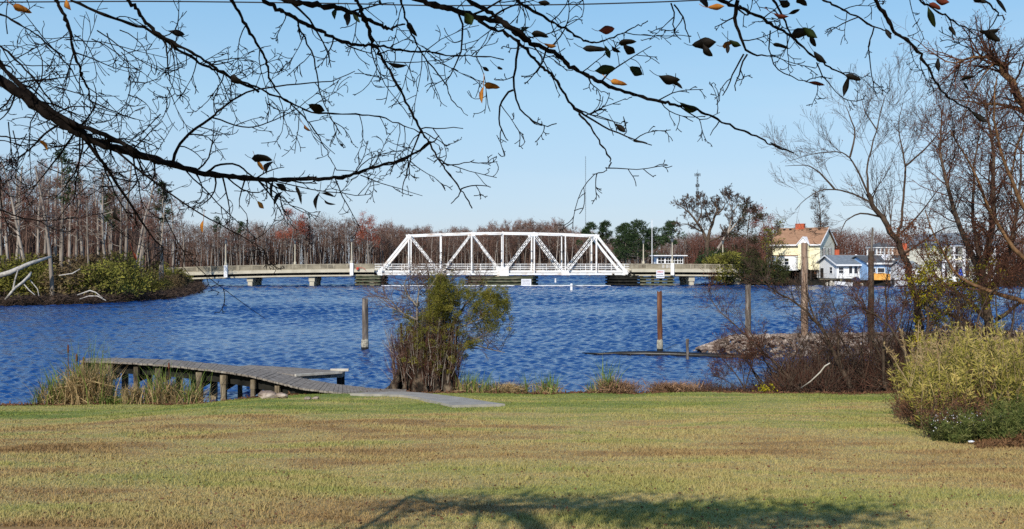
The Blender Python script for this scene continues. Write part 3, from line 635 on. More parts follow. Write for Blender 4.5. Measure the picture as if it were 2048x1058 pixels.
# concrete approaches
LP = lambda px: (px - 1006) / F * BD          # photo column to local x on the near side
def approach(name, label, px0, px1, zoff, lamp_x, pier_x):
    t = thing(name, label, 'bridge', (BX, BD, 0), BRZ)
    x0, x1 = LP(px0), LP(px1); n = max(2, int(abs(x1 - x0) / 2)); X = np.linspace(x0, x1, n)
    for y, s_ in ((-1.2, 1), (BW + 1.0, 1)):
        par = MB(); fas = MB()
        for a, c in zip(X[:-1], X[1:]):
            za, zc = zoff(a), zoff(c)
            def slab(mb, y0, y1, l, h):
                mb.add([(a, y0, za + l), (c, y0, zc + l), (c, y1, zc + l), (a, y1, za + l), (a, y0, za + h), (c, y0, zc + h), (c, y1, zc + h), (a, y1, za + h)], [(3, 2, 1, 0), (4, 5, 6, 7), (0, 1, 5, 4), (1, 2, 6, 5), (2, 3, 7, 6), (3, 0, 4, 7)])
            slab(par, y, y + .26, 3.48, 3.62); slab(par, y + .02, y + .22, 2.76, 2.90); slab(fas, y - .06, y + .3, 2.26, 2.758)
            for u in np.arange(0, 1, .09):
                x = a + (c - a) * (u + .045); z = zoff(x); par.box(x - .055, x + .055, y + .05, y + .19, z + 2.90, z + 3.48)
            if n: x = a; z = zoff(x); par.box(x - .17, x + .17, y - .02, y + .27, z + 2.76, z + 3.66)
        par.build('parapet', M['concrete'], t); fas.build('fascia', M['concrete_light'], t)
    rd = MB(); gd = MB(); lo = MB()
    for a, c in zip(X[:-1], X[1:]):
        za, zc = zoff(a), zoff(c)
        def slab(mb, y0, y1, l, h):
            mb.add([(a, y0, za + l), (c, y0, zc + l), (c, y1, zc + l), (a, y1, za + l), (a, y0, za + h), (c, y0, zc + h), (c, y1, zc + h), (a, y1, za + h)], [(3, 2, 1, 0), (4, 5, 6, 7), (0, 1, 5, 4), (1, 2, 6, 5), (2, 3, 7, 6), (3, 0, 4, 7)])
        slab(rd, -.9, BW + 1.0, 2.32, 2.5)
        for y in (.2, 2.2, 4.2, 6.2): slab(gd, y, y + .35, 1.55, 2.3)
        slab(lo, -.75, -.45, 1.62, 1.86)
    rd.build('road_deck', M['concrete'], t); gd.build('girder', M['steel_dark'], t); lo.build('service_duct', M['concrete_light'], t)
    for px in pier_x:
        x = LP(px); z = zoff(x)
        for y in (-.35, 2.0, 4.4, 6.6):
            b = MB(); b.box(x - .48, x + .48, y, y + .8, .75, z + 1.5); b.box(x - .36, x + .36, y + .1, y + .7, -1, .75); b.build('pier_column', M['concrete_light'], t)
        b = MB(); b.box(x - .55, x + .55, -.5, BW + 1.0, z + 1.5, z + 1.612); b.build('pier_cap', M['concrete_light'], t)
    b = MB()
    for px in lamp_x:
        x = LP(px); z = zoff(x); b.box(x - .27, x + .27, -1.55, -1.1, z + 1.75, z + 3.72)
    if lamp_x: b.build('pilaster', M['white_paint'], t)
    return t
zl = lambda x: -.0011 * max(0, (-21 - x)) ** 1.95 * .62
zr = lambda x: -.0006 * max(0, x - 24) ** 1.9
approach('left_approach', 'grey concrete approach span left of the white truss', 300, 751, zl, (462, 707), (506, 627, 385, 745))
approach('right_approach', 'grey concrete approach span right of the white truss', 1263, 1500, zr, (1344,), (1268, 1386, 1480))
# bridge lamps
def lamp(name, label, x, y, z, rz=0):
    t = thing(name, label, 'street lamp', (0, 0, 0), 0, 'lamps along the bridge')
    t.parent = None; v = Vector((x, y, z)); v = Matrix.Rotation(BRZ, 4, 'Z') @ v; t.location = (BX + v.x, BD + v.y, z)
    b = MB(); b.lathe([(.24, 0), (.24, .25), (.15, .42), (.12, .6), (.075, 3.3), (.10, 3.34), (.06, 3.4)], (0, 0, 0), 10); b.build('pole', M['concrete_light'], t, smooth=False)
    b = MB(); b.lathe([(.08, 3.4), (.17, 3.5), (.20, 3.8), (.17, 3.98)], (0, 0, 0), 10); b.build('lamp_glass', M['lamp_glass'], t)
    b = MB(); b.lathe([(.24, 3.981), (.22, 4.05), (.08, 4.17), (.03, 4.3)], (0, 0, 0), 10); b.build('lamp_cap', M['black_metal'], t); return t
lamp('bridge_lamp', 'lamp post farthest left on the near side of the bridge', LP(462), -1.32, zl(LP(462)) + 3.723)
lamp('bridge_lamp', 'lamp post on the near side just left of the white truss', LP(707), -1.32, zl(LP(707)) + 3.723)
lamp('bridge_lamp', 'lamp post between the other two left of the truss, on the far side', LP(585) - .6, BW + 1.13, zl(LP(585)) + 3.665)
lamp('bridge_lamp', 'lamp post on the far side just right of the white truss', LP(1297) + .7, BW + 1.13, 3.665)
lamp('bridge_lamp', 'lamp post in front of the white bridge tender house', LP(1344), -1.32, zr(LP(1344)) + 3.723)
lamp('bridge_lamp', 'lamp post by the dark evergreen at the right end of the bridge', LP(1465) + .8, BW + 1.13, zr(LP(1465)) + 3.665)
# red warning gate arm at the left
t = thing('signal_bell', 'small red bridge signal on the left parapet by the truss', 'signal', (0, 0, 0)); v = Matrix.Rotation(BRZ, 4, 'Z') @ Vector((LP(719), -1.5, 0)); t.location = (BX + v.x, BD + v.y, 2.9)
MB().lathe([(.04, -.28), (.2, -.25), (.24, .05), (.06, .18)], (0, 0, 0), 10).build('bell', M['red_paint'], t); MB().tube([(.1, 0, .1), (.6, 0, .1), (1.1, 0, -.05), (1.25, 0, -.35)], .035, 5).build('arm', M['red_paint'], t)

# timber fenders
def fender(name, label, x0, x1, y0, y1, ztop, skew, mat, dark=True, slats=True):
    t = thing(name, label, 'fender', (BX, BD, 0), 0)
    poly = [(x0, (y0 + y1) / 2), (x0 + skew, y0), (x1 - skew * .5, y0), (x1, (y0 + y1) / 2), (x1 - skew * .5, y1), (x0 + skew, y1)]
    b = MB(); n = len(poly)
    for i in range(n):
        p, q = np.array(poly[i]), np.array(poly[(i + 1) % n])
        for z, h in ((.28, .26), (.78, .26), (1.27, .28), (ztop - .1, .2)):
            b.bar((*p, z), (*q, z), .22, h)
    b.build('waler', mat, t)
    b = MB()
    for i in range(n):
        p, q = np.array(poly[i]), np.array(poly[(i + 1) % n]); L = np.linalg.norm(q - p); m_ = max(2, int(L / 1.1)); nn = np.array((-(q - p)[1], (q - p)[0])) / L
        for u in range(m_):
            c = p + (q - p) * (u + .5) / m_ + nn * .3; b.tube([(*c, -1), (*c, ztop + .12 * ((u * 7) % 3))], .17, 7)
    b.build('fender_pile', M['timber_black'], t)
    if slats:
        b = MB(); c = np.array(poly).mean(0); b.prism([(c[0] + (p[0] - c[0]) * .93, c[1] + (p[1] - c[1]) * .8) for p in poly], .15, ztop - .3, 'z'); b.build('planking', M['timber_black'], t)
    return t
FX = lambda px, d=BD: (px - 1006) / F * d
f1 = fender('timber_fender', 'green-grey timber fender under the left end of the truss', FX(704), FX(768), -1.8, BW + 1.8, 1.75, .9, M['timber_fender'])
f2 = fender('timber_fender', 'long timber fender round the pivot pier under the truss', FX(930), FX(1076), -2.4, BW + 2.4, 1.55, 2.0, M['timber_fender'])
f3 = fender('timber_fender', 'dark timber fender under the right end of the truss', FX(1216), FX(1280), -1.6, BW + 2.4, 1.75, 1.0, M['timber_black'])
f4 = fender('timber_fender', 'open slatted timber fender below the danger sign', FX(1277), FX(1347), -1.2, .6, 1.45, .3, M['timber_fender'], slats=False)
# bearings on the piers and gulls on the fender top
# signs
def letters(mb, word, x, z, y, h, w, gap):
    seg = {'D': 'lt,lb,t2,b2,rt2,rb2', 'A': 'lt,lb,t,rt,rb,m', 'N': 'lt,lb,rt,rb,dg', 'G': 't,lt,lb,b,rb,mh', 'E': 'lt,lb,t,m,b', 'R': 'lt,lb,t,rt,m,lg'}
    for ch in word:
        s_ = h * .17
        for q in seg[ch].split(','):
            if q == 'lt': mb.box(x, x + s_, y - .01, y, z + h / 2, z + h)
            if q == 'lb': mb.box(x, x + s_, y - .01, y, z, z + h / 2)
            if q in ('rt', 'rt2'): mb.box(x + w - s_, x + w, y - .01, y, z + h / 2, z + h - (s_ * .5 if q == 'rt2' else 0))
            if q in ('rb', 'rb2'): mb.box(x + w - s_, x + w, y - .01, y, z + (s_ * .5 if q == 'rb2' else 0), z + h / 2)
            if q in ('t', 't2'): mb.box(x + s_, x + w - (s_ if q == 't2' else s_), y - .012, y - .001, z + h - s_, z + h)
            if q in ('b', 'b2'): mb.box(x + s_, x + w - s_, y - .012, y - .001, z, z + s_)
            if q == 'm': mb.box(x + s_, x + w - s_, y - .012, y - .001, z + h / 2 - s_ / 2, z + h / 2 + s_ / 2)
            if q == 'mh': mb.box(x + w * .5, x + w - s_, y - .012, y - .001, z + h / 2 - s_ / 2, z + h / 2 + s_ / 2)
            if q == 'dg': mb.bar((x + s_ * .5, y - .006, z + h - s_ * .3), (x + w - s_ * .5, y - .006, z + s_ * .3), .012, s_)
            if q == 'lg': mb.bar((x + w * .4, y - .006, z + h / 2), (x + w - s_ * .5, y - .006, z), .012, s_)
        x += w + gap
def sign(label, x, y, z0, w, h, posts, danger):
    t = thing('warning_sign', label, 'sign', (BX + x, BD + y, 0))
    b = MB(); b.box(-w / 2, w / 2, 0, .05, z0, z0 + h); b.build('board', M['sign_white'], t)
    b = MB(); [b.box(p - .05, p + .05, .051, .15, posts, z0 + h) for p in (-w * .3, w * .3)]; b.build('post', M['timber_black'], t)
    b = MB(); r = random.Random(5)
    if danger:
        letters(b, 'DANGER', -w * .37, z0 + h * .70, -.001, h * .2, w * .09, w * .035); b.build('lettering', M['red_paint'], t); b = MB()
    for ln in range(2 if danger else 4):       # lines of small print, too fine to read in the photo
        x_ = -w * .4; zz = z0 + h * ((.42 - .28 * ln) if danger else (.78 - .2 * ln))
        while x_ < w * .36: l = r.uniform(.05, .11); b.box(x_, x_ + l, -.01, -.001, zz, zz + h * (.12 if danger else .07)); x_ += l + r.uniform(.03, .07)
    b.build('small_print', M['sign_ink'], t)
sign('white warning board with red heading above the slatted fender', FX(1317.5), -1.75, bz(556) , 1.3, 1.28, 1.2, True)
sign('blank-looking white notice board on the long pivot fender', FX(1052), -2.9, bz(571.5), 1.6, 1.15, .1, False)
# bridge tender house
t = thing('tender_house', 'little white flat-roofed bridge tender house behind the right parapet', 'building', ((1340 - 1024) / F * 184, 184, 0), .05)
b = MB(); b.box(-2.45, 2.45, 0, 3, 1.9, 5.05); b.build('wall', M['white_paint'], t)
b = MB(); b.box(-3.1, 3.1, -.7, 3.5, 5.051, 5.22); b.build('roof', M['white_paint'], t)
b = MB(); [b.box(x - .09, x + .09, -.55, -.2, 4.86, 5.049) for x in np.linspace(-2.8, 2.8, 8)]; b.build('rafter_end', M['black_metal'], t)
for x, w in ((-1.65, 1.0), (-.35, .75), (.85, .9), (1.9, .65)):
    fr = MB().box(x - w / 2 - .06, x + w / 2 + .06, -.04, -.002, 3.75, 4.75).build('window', M['dark_void'], t)
    q = MB(); q.box(x - .035, x + .035, -.07, -.041, 3.75, 4.75); q.box(x - w / 2 - .06, x + w / 2 + .06, -.075, -.042, 4.2, 4.27); q.build('frame', M['white_paint'], fr)
# channel markers
for px, py0, py1, d, lab in ((1143, 567, 581, 134, 'nearer white channel marker standing in the water right of the pivot fender'), (1111, 557, 565, 194, 'small white channel marker beyond the truss, left of the nearer one')):
    z = EYE - (py0 - 529) / F * d; t = thing('channel_marker', lab, 'marker', ((px - 1024) / F * d, d, 0))
    MB().lathe([(.16, -.4), (.17, .15), (.17, z - .06), (.1, z)], (0, 0, 0), 10).build('post', M['white_paint'], t); MB().lathe([(.178, z * .62), (.178, z * .7)], (0, 0, 0), 10).build('band', M['sign_ink'], t)
b = MB(); X = np.linspace(FX(768), FX(1217), 40); b.tube(np.stack([BX + X, BD - 3.2 + .3 * np.sin(X * .3), .09 + .02 * np.sin(X * 2)], 1), .07, 6)
tag(b.build('floating_boom', M['white_paint']), 'thin pale floating line on the water between the fenders', 'boom')

# radio masts
t = thing('radio_mast', 'very thin guyed radio mast standing over the treeline', 'mast', ((1171 - 1024) / F * 1500, 1500, 0))
b = MB(); H = EYE + (529 - 313) / F * 1500
for i in range(3): a = i * 2.094; b.tube([(cos(a) * .5, sin(a) * .5, 0), (cos(a) * .5, sin(a) * .5, H)], .13, 4)
for z in np.arange(2, H, 3.2):
    for i in range(3): a = i * 2.094; c_ = a + 2.094; b.bar((cos(a) * .5, sin(a) * .5, z), (cos(c_) * .5, sin(c_) * .5, z + 1.6), .07, .07)
b.build('mast', M['steel_dark'], t)
t = thing('cell_tower', 'lattice phone tower rising behind the spreading bare tree', 'tower', ((1395 - 1024) / F * 700, 700, 0))
b = MB(); H = EYE + (529 - 345) / F * 700
for i in range(3):
    a = i * 2.094 + .5; b.tube([(cos(a) * 1.5, sin(a) * 1.5, 0), (cos(a) * .45, sin(a) * .45, H)], [.16, .1], 5)
z = 3.0
while z < H - 1:
    r0 = 1.5 - 1.05 * z / H; r1 = 1.5 - 1.05 * (z + 2) / H
    for i in range(3): a = i * 2.094 + .5; c_ = a + 2.094; b.bar((cos(a) * r0, sin(a) * r0, z), (cos(c_) * r1, sin(c_) * r1, z + 2), .09, .09)
    z += 2
b.build('lattice', M['steel_dark'], t); b = MB()
for hz, w in ((H - 1.5, 1.9), (H - 9, 1.2), (H - 14, 1.1), (H - 22, 1.0)):
    b = MB()
    for i in range(6): a = i * 1.047; b.box(cos(a) * w - .14, cos(a) * w + .14, sin(a) * w - .14, sin(a) * w + .14, hz - 1.1, hz + .9); b.bar((0, 0, hz), (cos(a) * w, sin(a) * w, hz), .08, .08)
    b.build('antenna', M['steel_dark'], t)
b = MB(); b.bar((0, 0, H), (0, 0, H + 2.2), .1, .1); b.build('lightning_rod', M['steel_dark'], t)
t = thing('flag_pole', 'thin white pole standing behind the right end of the bridge', 'pole', ((1304 - 1024) / F * 182, 182, 0)); MB().lathe([(.09, 0), (.05, EYE + (529 - 440) / F * 182), (.09, EYE + (529 - 439) / F * 182)], (0, 0, 0), 8).build('pole', M['white_paint'], t)

# ------------------------------------------------------------------ houses on the right bank
def window(t, x, z, w, h, face='front', X=0, bars=True, shut=False):
    """window set in the front (y=0, facing -y) or a side wall (x=X)"""
    def bx(mb, a0, a1, z0, z1, d0, d1):
        if face == 'front': mb.box(a0, a1, -d1, -d0, z0, z1)
        elif face == 'right': mb.box(X + d0, X + d1, a0, a1, z0, z1)
        else: mb.box(X - d1, X - d0, a0, a1, z0, z1)
    g_ = MB(); bx(g_, x - w / 2, x + w / 2, z, z + h, .004, .02); wi = g_.build('window', M['glass'], t)
    f = MB(); 
    for a0, a1, z0, z1 in ((x - w / 2 - .1, x - w / 2, z - .1, z + h + .1), (x + w / 2, x + w / 2 + .1, z - .1, z + h + .1), (x - w / 2, x + w / 2, z + h, z + h + .1), (x - w / 2, x + w / 2, z - .1, z)): bx(f, a0, a1, z0, z1, .003, .06)
    if bars: bx(f, x - w / 2, x + w / 2, z + h / 2 - .035, z + h / 2 + .035, .021, .05)
    f.build('frame', M['white_paint'], wi)
    if shut:
        q = MB(); [bx(q, a - .17, a + .17, z - .03, z + h + .03, .003, .04) for a in (x - w / 2 - .3, x + w / 2 + .3)]; q.build('shutter', M['black_metal'], wi)
# yellow house: origin at its near right corner
t = thing('yellow_house', 'tall pale yellow house with brown shingle roof and red chimney', 'house', (51.7, 168, 0), radians(-35))
b = MB(); b.box(-8.2, 0, 0, 7.8, 2.6, 7.05); b.build('wall', M['yellow_paint'], t)
b = MB(); b.prism([(.002, 2.62), (7.798, 2.62), (7.798, 7.05), (3.9, 9.55), (.002, 7.05)], .0, .05, 'x'); b.build('gable_wall', M['cream_paint'], t)
b = MB(); b.prism([(-.45, 6.85), (3.9, 9.72), (3.9, 9.88), (-.5, 6.98)], -8.5, .35, 'x'); b.prism([(3.9, 9.72), (8.25, 6.85), (8.3, 6.98), (3.9, 9.88)], -8.5, .35, 'x'); b.build('roof', M['roof_brown'], t)
b = MB(); b.bar((.38, -.5, 6.86), (.38, 3.9, 9.76), .08, .22, up=(0, -.55, .83)); b.bar((.38, 3.9, 9.76), (.38, 8.3, 6.86), .08, .22, up=(0, .55, .83)); b.box(-8.45, .33, -.53, -.46, 6.68, 6.92); b.build('fascia', M['white_paint'], t)
b = MB(); b.box(-5.4, -3.9, 3.5, 4.3, 9.3, 10.5); b.box(-5.46, -3.84, 3.44, 4.36, 10.501, 10.6); b.build('chimney', M['brick'], t)
for x in (-7.3, -6.2, -2.7, -1.1): MB().box(x - .18, x + .18, 3.15, 3.5, 9.5, 9.72).build('roof_vent', M['dark_void'], t)
# dormer and bay
b = MB(); b.box(-3.5, -1.75, -.6, .9, 2.7, 6.95); b.build('bay', M['yellow_paint'], t)
b = MB(); b.prism([(-3.5, 6.95), (-1.75, 6.95), (-2.625, 8.05)], -.6, 2.2, 'y'); b.build('dormer_gable', M['white_paint'], t)
b = MB(); b.prism([(-3.65, 6.82), (-2.625, 8.1), (-2.625, 8.24), (-3.8, 6.86)], -.8, 2.4, 'y'); b.prism([(-1.6, 6.82), (-1.45, 6.86), (-2.625, 8.24), (-2.625, 8.1)], -.8, 2.4, 'y'); b.build('dormer_roof', M['white_paint'], t)
for z in (3.9, 6.0):
    wi = MB().box(-2.55, -1.95, -.64, -.604, z, z + 1.15).build('window', M['glass'], t); q = MB()
    for a0, a1, z0, z1 in ((-2.65, -2.55, z - .1, z + 1.25), (-1.95, -1.85, z - .1, z + 1.25), (-2.55, -1.95, z + 1.15, z + 1.25), (-2.55, -1.95, z - .1, z), (-2.55, -1.95, z + .54, z + .61)): q.box(a0, a1, -.68, -.603, z0, z1)
    q.build('frame', M['white_paint'], wi)
window(t, 2.1, 4.9, .7, 1.35, 'right', .05, True, True); window(t, 5.3, 4.9, .7, 1.35, 'right', .05, True, True)
window(t, -5.6, 3.8, .8, 1.1); window(t, -7.2, 3.8, .7, 1.1)
b = MB(); b.box(-8.2, -3.6, -1.6, -.01, 4.95, 5.1); b.build('porch_roof', M['roof_brown'], t)
b = MB(); b.box(-8.2, -3.6, -1.5, -.01, 2.5, 4.94); b.build('porch', M['white_paint'], t)
window(t, -5.2, 3.7, .8, 1.0); 
wi = MB().box(-5.5, -4.8, -1.54, -1.504, 3.5, 4.5).build('window', M['glass'], t); q = MB()
for a0, a1, z0, z1 in ((-5.6, -5.5, 3.4, 4.6), (-4.8, -4.7, 3.4, 4.6), (-5.5, -4.8, 4.5, 4.6), (-5.5, -4.8, 3.4, 3.5), (-5.5, -4.8, 3.97, 4.03)): q.box(a0, a1, -1.58, -1.503, z0, z1)
q.build('frame', M['white_paint'], wi)
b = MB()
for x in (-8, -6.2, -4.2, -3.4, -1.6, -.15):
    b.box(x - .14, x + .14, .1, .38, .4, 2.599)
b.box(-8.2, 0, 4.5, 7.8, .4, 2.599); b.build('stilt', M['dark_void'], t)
# white cottage: origin at the near corner of gable and long side
t = thing('white_cottage', 'low white boathouse cottage with blue-grey roof', 'house', (52.6, 162, 0), radians(9))
b = MB(); b.prism([(0, 1.25), (7, 1.25), (7, 3.5), (3.5, 4.85), (0, 3.5)], 0, 6.4, 'x'); b.build('wall', M['white_paint'], t)
b = MB(); b.prism([(-.5, 3.42), (3.5, 4.95), (3.5, 5.07), (-.55, 3.53)], -.35, 6.8, 'x'); b.prism([(3.5, 4.95), (7.5, 3.42), (7.55, 3.53), (3.5, 5.07)], -.35, 6.8, 'x'); b.build('roof', M['roof_grey'], t)
b = MB(); b.bar((-.39, -.52, 3.43), (-.39, 3.5, 4.97), .07, .2, up=(0, -.36, .93)); b.bar((-.39, 3.5, 4.97), (-.39, 7.52, 3.43), .07, .2, up=(0, .36, .93)); b.box(-.35, 6.8, -.62, -.56, 3.28, 3.52); b.build('fascia', M['white_paint'], t)
window(t, .75, 2.1, .8, .95)
for x in (2.4, 3.3, 4.2, 5.1, 5.9): window(t, x, 2.05, .55, 1.25, bars=False)
for y in (1.9,): window(t, y, 2.1, 1.0, .95, 'left', 0)
MB().box(-.03, -.003, 4.6, 5.7, 1.3, 2.9).build('door', M['dark_void'], t)
b = MB(); b.box(.1, 6.3, .3, 6.7, .3, 1.249); b.build('foundation', M['concrete'], t)
# blue house
t = thing('blue_house', 'long bright blue waterside house with white trim and dark roof', 'house', (57.0, 160.6, 0), radians(12))
b = MB(); b.prism([(0, .9), (6, .9), (6, 3.7), (3, 4.7), (0, 3.7)], 0, 8.4, 'x'); b.build('wall', M['blue_paint'], t)
b = MB(); b.prism([(-.4, 3.68), (3, 4.82), (3, 4.94), (-.45, 3.8)], -.3, 8.7, 'x'); b.prism([(3, 4.82), (6.4, 3.68), (6.45, 3.8), (3, 4.94)], -.3, 8.7, 'x'); b.build('roof', M['roof_dark'], t)
b = MB(); b.box(-.3, 8.7, -.52, -.46, 3.52, 3.78); b.build('fascia', M['white_paint'], t)
for x, w in ((.9, 1.2), (2.5, 1.2), (4.6, .7), (6.1, .7), (7.6, .7)): window(t, x, 1.5, w, 1.4 if w > 1 else 1.15)
b = MB(); b.prism([(3.6, 4.2), (5.4, 4.2), (4.5, 5.15)], .6, 2.6, 'y'); b.build('dormer', M['white_paint'], t)
# cupola on the roof
t = thing('lookout_pavilion', 'open lookout with white posts and grey hip roof above the blue house', 'pavilion', ((1760 - 1024) / F * 170, 170, 0), radians(10))
b = MB(); b.box(-1.5, 1.5, -1.5, 1.5, .5, 5.05); b.build('tower', M['roof_dark'], t)
b = MB(); b.box(-1.6, 1.6, -1.6, 1.6, 5.051, 5.22); [b.box(x - .09, x + .09, y - .09, y + .09, 5.221, 6.3) for x in (-1.45, -.75, 0, .75, 1.45) for y in (-1.45, 1.45)]; b.box(-1.5, 1.5, -1.47, -1.41, 5.55, 5.62); b.build('post', M['white_paint'], t)
b = MB(); b.box(-1.75, 1.75, -1.75, 1.75, 6.301, 6.45); b.build('eave', M['white_paint'], t)
b = MB(); b.add([(-1.8, -1.8, 6.452), (1.8, -1.8, 6.452), (1.8, 1.8, 6.452), (-1.8, 1.8, 6.452), (-.2, 0, 7.25), (.2, 0, 7.25)], [(3, 2, 1, 0), (0, 1, 5, 4), (1, 2, 5), (2, 3, 4, 5), (3, 0, 4)]); b.build('roof', M['roof_dark'], t)
# columned house at the far right
t = thing('columned_house', 'two-storey house with white columned porches half hidden by branches', 'house', ((1885 - 1024) / F * 152, 152, 0), radians(14))
b = MB(); b.box(0, 9.5, 1.8, 8, .9, 6.6); b.build('wall', M['cream_paint'], t)
b = MB(); b.box(-.2, 9.7, -.2, 1.79, .9, 1.3); b.box(-.2, 9.7, -.2, 1.79, 3.85, 4.15); b.box(-.2, 9.7, -.2, 1.79, 6.3, 6.6); b.build('porch_floor', M['white_paint'], t)
b = MB(); [b.box(x - .16, x + .16, -.1, .2, z0, z1) for x in np.linspace(.2, 9.3, 6) for z0, z1 in ((1.301, 3.849), (4.151, 6.299))]; b.box(0, 9.5, -.05, 0, 4.9, 5.0); b.build('column', M['white_paint'], t)
for x in (1.6, 3.6, 5.6, 7.8):
    for z in (1.6, 4.4): MB().box(x - .5, x + .5, 1.75, 1.797, z, z + 1.6).build('window', M['glass'], t)
b = MB(); b.prism([(-.5, 6.601), (10, 6.601), (8, 8.3), (1.5, 8.3)], -.5, 8, 'y'); b.build('roof', M['roof_grey'], t)
t = thing('boat_shed', 'low white shed between the blue house and the columned house', 'shed', ((1815 - 1024) / F * 155.5, 156.5, 0), radians(10))
b = MB(); b.prism([(0, .9), (4, .9), (4, 3.0), (2, 3.9), (0, 3.0)], 0, 5.6, 'x'); b.build('wall', M['white_paint'], t)
b = MB(); b.prism([(-.3, 3.0), (2, 4.0), (2, 4.1), (-.35, 3.1)], -.3, 5.9, 'x'); b.prism([(2, 4.0), (4.3, 3.0), (4.35, 3.1), (2, 4.1)], -.3, 5.9, 'x'); b.build('roof', M['roof_grey'], t)
for x in (.9, 2.4, 3.9): window(t, x, 1.6, .7, .9)
# brick chimneys of houses behind
for px, py, d, lab in ((1685, 499, 186, 'house with a red brick chimney behind the white cottage'), (1822, 486, 184, 'house with a red chimney behind the lookout pavilion')):
    t = thing('background_house', lab, 'house', ((px - 1024) / F * d, d, 0), .1); z = EYE + (529 - py) / F * d
    b = MB(); b.box(-4, 4, 0, 6, .6, z - 2.2); b.build('wall', M['cream_paint'], t); b = MB(); b.prism([(-.4, z - 2.25), (6.4, z - 2.25), (3, z - .95)], -4.3, 4.3, 'x'); b.build('roof', M['roof_brown'], t)
    b = MB(); b.box(-.4, .4, 2.3, 3.0, z - 1.4, z); b.build('chimney', M['brick'], t)
# bulkhead
b = MB(); pts = [(44, 165.2), (50, 163.2), (56, 160.2), (64, 157.2), (78, 152.4), (95, 150)]
for p, q in zip(pts[:-1], pts[1:]):
    b.bar((*p, .35), (*q, .35), .2, 1.3); b.bar((p[0], p[1] - .16, .95), (q[0], q[1] - .16, .95), .12, .16)
tag(b.build('bulkhead', M['timber_black']), 'low dark timber bulkhead along the waterfront of the houses', 'retaining wall')
r2 = np.random.RandomState(2); b = MB()
for i in range(36):
    x = r2.uniform(50.3, 56); y = 163 - (x - 50) * .5 - r2.uniform(.2, .9); s_ = r2.uniform(.12, .32); b.lathe([(s_ * .6, -.3), (s_, s_ * .3), (s_ * .5, s_ * .9)], (x, y, .1 + r2.uniform(0, .5)), 6)
tag(b.build('shore_rubble', M['rock_pale']), 'pale rubble heaped at the water below the white cottage', 'rubble', kind='stuff')
b = MB()
for i in range(4): b.box(i * .68, i * .68 + .66, 0, .06, 0, 1.05 - .05 * (i % 2))
o = b.build('orange_panel', M['orange_board'], loc=((1747 - 1024) / F * 158.5, 158.3, 1.05)); tag(o, 'orange-yellow board panel standing on the bulkhead by the blue house', 'panel'); o.rotation_euler = (radians(-8), 0, radians(4))
t = thing('covered_grill', 'dark navy covered mound beside the white cottage', 'cover', ((1712 - 1024) / F * 158.5, 158.5, .8)); MB().lathe([(.75, 0), (.72, .25), (.45, .6), (.1, .78)], (0, 0, 0), 12).build('cover', M['tarp_navy'], t)
def boat(label, px, d, L, rz, z=.0):
    t = thing('motor_boat', label, 'boat', ((px - 1024) / F * d, d, z), rz); n = 9; V = []; Fc = []
    for i in range(n):
        u = i / (n - 1); w = .95 * (1 - u ** 3) ** .6 + .02; x = L * u; ke = .05 + .35 * u ** 2
        V += [(x, -w, .75 + .22 * u), (x, -w * .78, ke + .12), (x, 0, ke - .1), (x, w * .78, ke + .12), (x, w, .75 + .22 * u)]
    for i in range(n - 1):
        for j in range(4): a = i * 5 + j; Fc.append((a, a + 1, a + 6, a + 5))
        Fc.append((i * 5, i * 5 + 5, i * 5 + 9, i * 5 + 4))
    Fc.append((0, 4, 3, 2, 1)); MB().add(V, Fc).build('hull', M['white_paint'], t)
    b = MB(); b.prism([(L * .42, .84), (L * .62, .88), (L * .56, 1.25), (L * .46, 1.25)], -.6, .6, 'y'); b.build('windscreen', M['glass'], t)
    b = MB(); b.box(-.35, -.02, -.2, .2, .2, 1.15); b.build('outboard_motor', M['black_metal'], t)
boat('white motor boat moored in front of the blue house', 1788, 155, 4.6, radians(10), .1); boat('white motor boat moored before the columned house', 1898, 149.5, 5.2, radians(170), .1); 
boat('small pale skiff tied below the white cottage', 1702, 158.2, 2.6, radians(178), -.1)
t = thing('beach_umbrella', 'closed blue umbrella on the waterfront of the columned house', 'umbrella', ((1927 - 1024) / F * 150, 151, .9)); MB().lathe([(.45, .9), (.25, 1.5), (.05, 2.2)], (0, 0, 0), 8).build('canopy', M['blue_cloth'], t); MB().lathe([(.03, 0), (.03, 1.0)], (0, 0, 0), 6).build('pole', M['white_paint'], t)
t = thing('utility_pole', 'slim pole with a white lamp head behind the white cottage', 'utility pole', ((1717 - 1024) / F * 178, 178, 0)); MB().tube([(.3, 0, 0), (-.2, 0, 5.2)], .09, 7).build('pole', M['white_paint'], t); MB().lathe([(.12, 4.3), (.26, 4.5), (.26, 5.1), (.12, 5.3)], (-.45, 0, 0), 8).build('lamp_head', M['white_paint'], t)

# ------------------------------------------------------------------ posts in the water
def piling(label, px, py0, py1, d, r, mat, lean=0, rough=.12, group=None):
    """weathered round timber; its foot goes down below the water"""
    g = np.random.RandomState(int(px)); ztop = EYE - (py0 - 529) / F * d; t = thing('mooring_post', label, 'post', ((px - 1024) / F * d, d, 0))
    n = 14; k = 12; V = []; zz = np.linspace(-.9, ztop, n)
    for i, z in enumerate(zz):
        for j in range(k): a = 2 * pi * j / k; rr = r * (1 + rough * g.normal() * .5 + .10 * sin(3 * a + 1)) * (1 - .12 * i / n); V.append((cos(a) * rr + lean * z, sin(a) * rr, z + (g.uniform(-.04, .05) if i == n - 1 else 0)))
    V.append((lean * ztop, 0, ztop - .03)); Fc = [(i * k + j, i * k + (j + 1) % k, (i + 1) * k + (j + 1) % k, (i + 1) * k + j) for i in range(n - 1) for j in range(k)] + [((n - 1) * k + j, (n - 1) * k + (j + 1) % k, n * k) for j in range(k)]
    MB().add(V, Fc).build('shaft', mat, t)
    return t, ztop
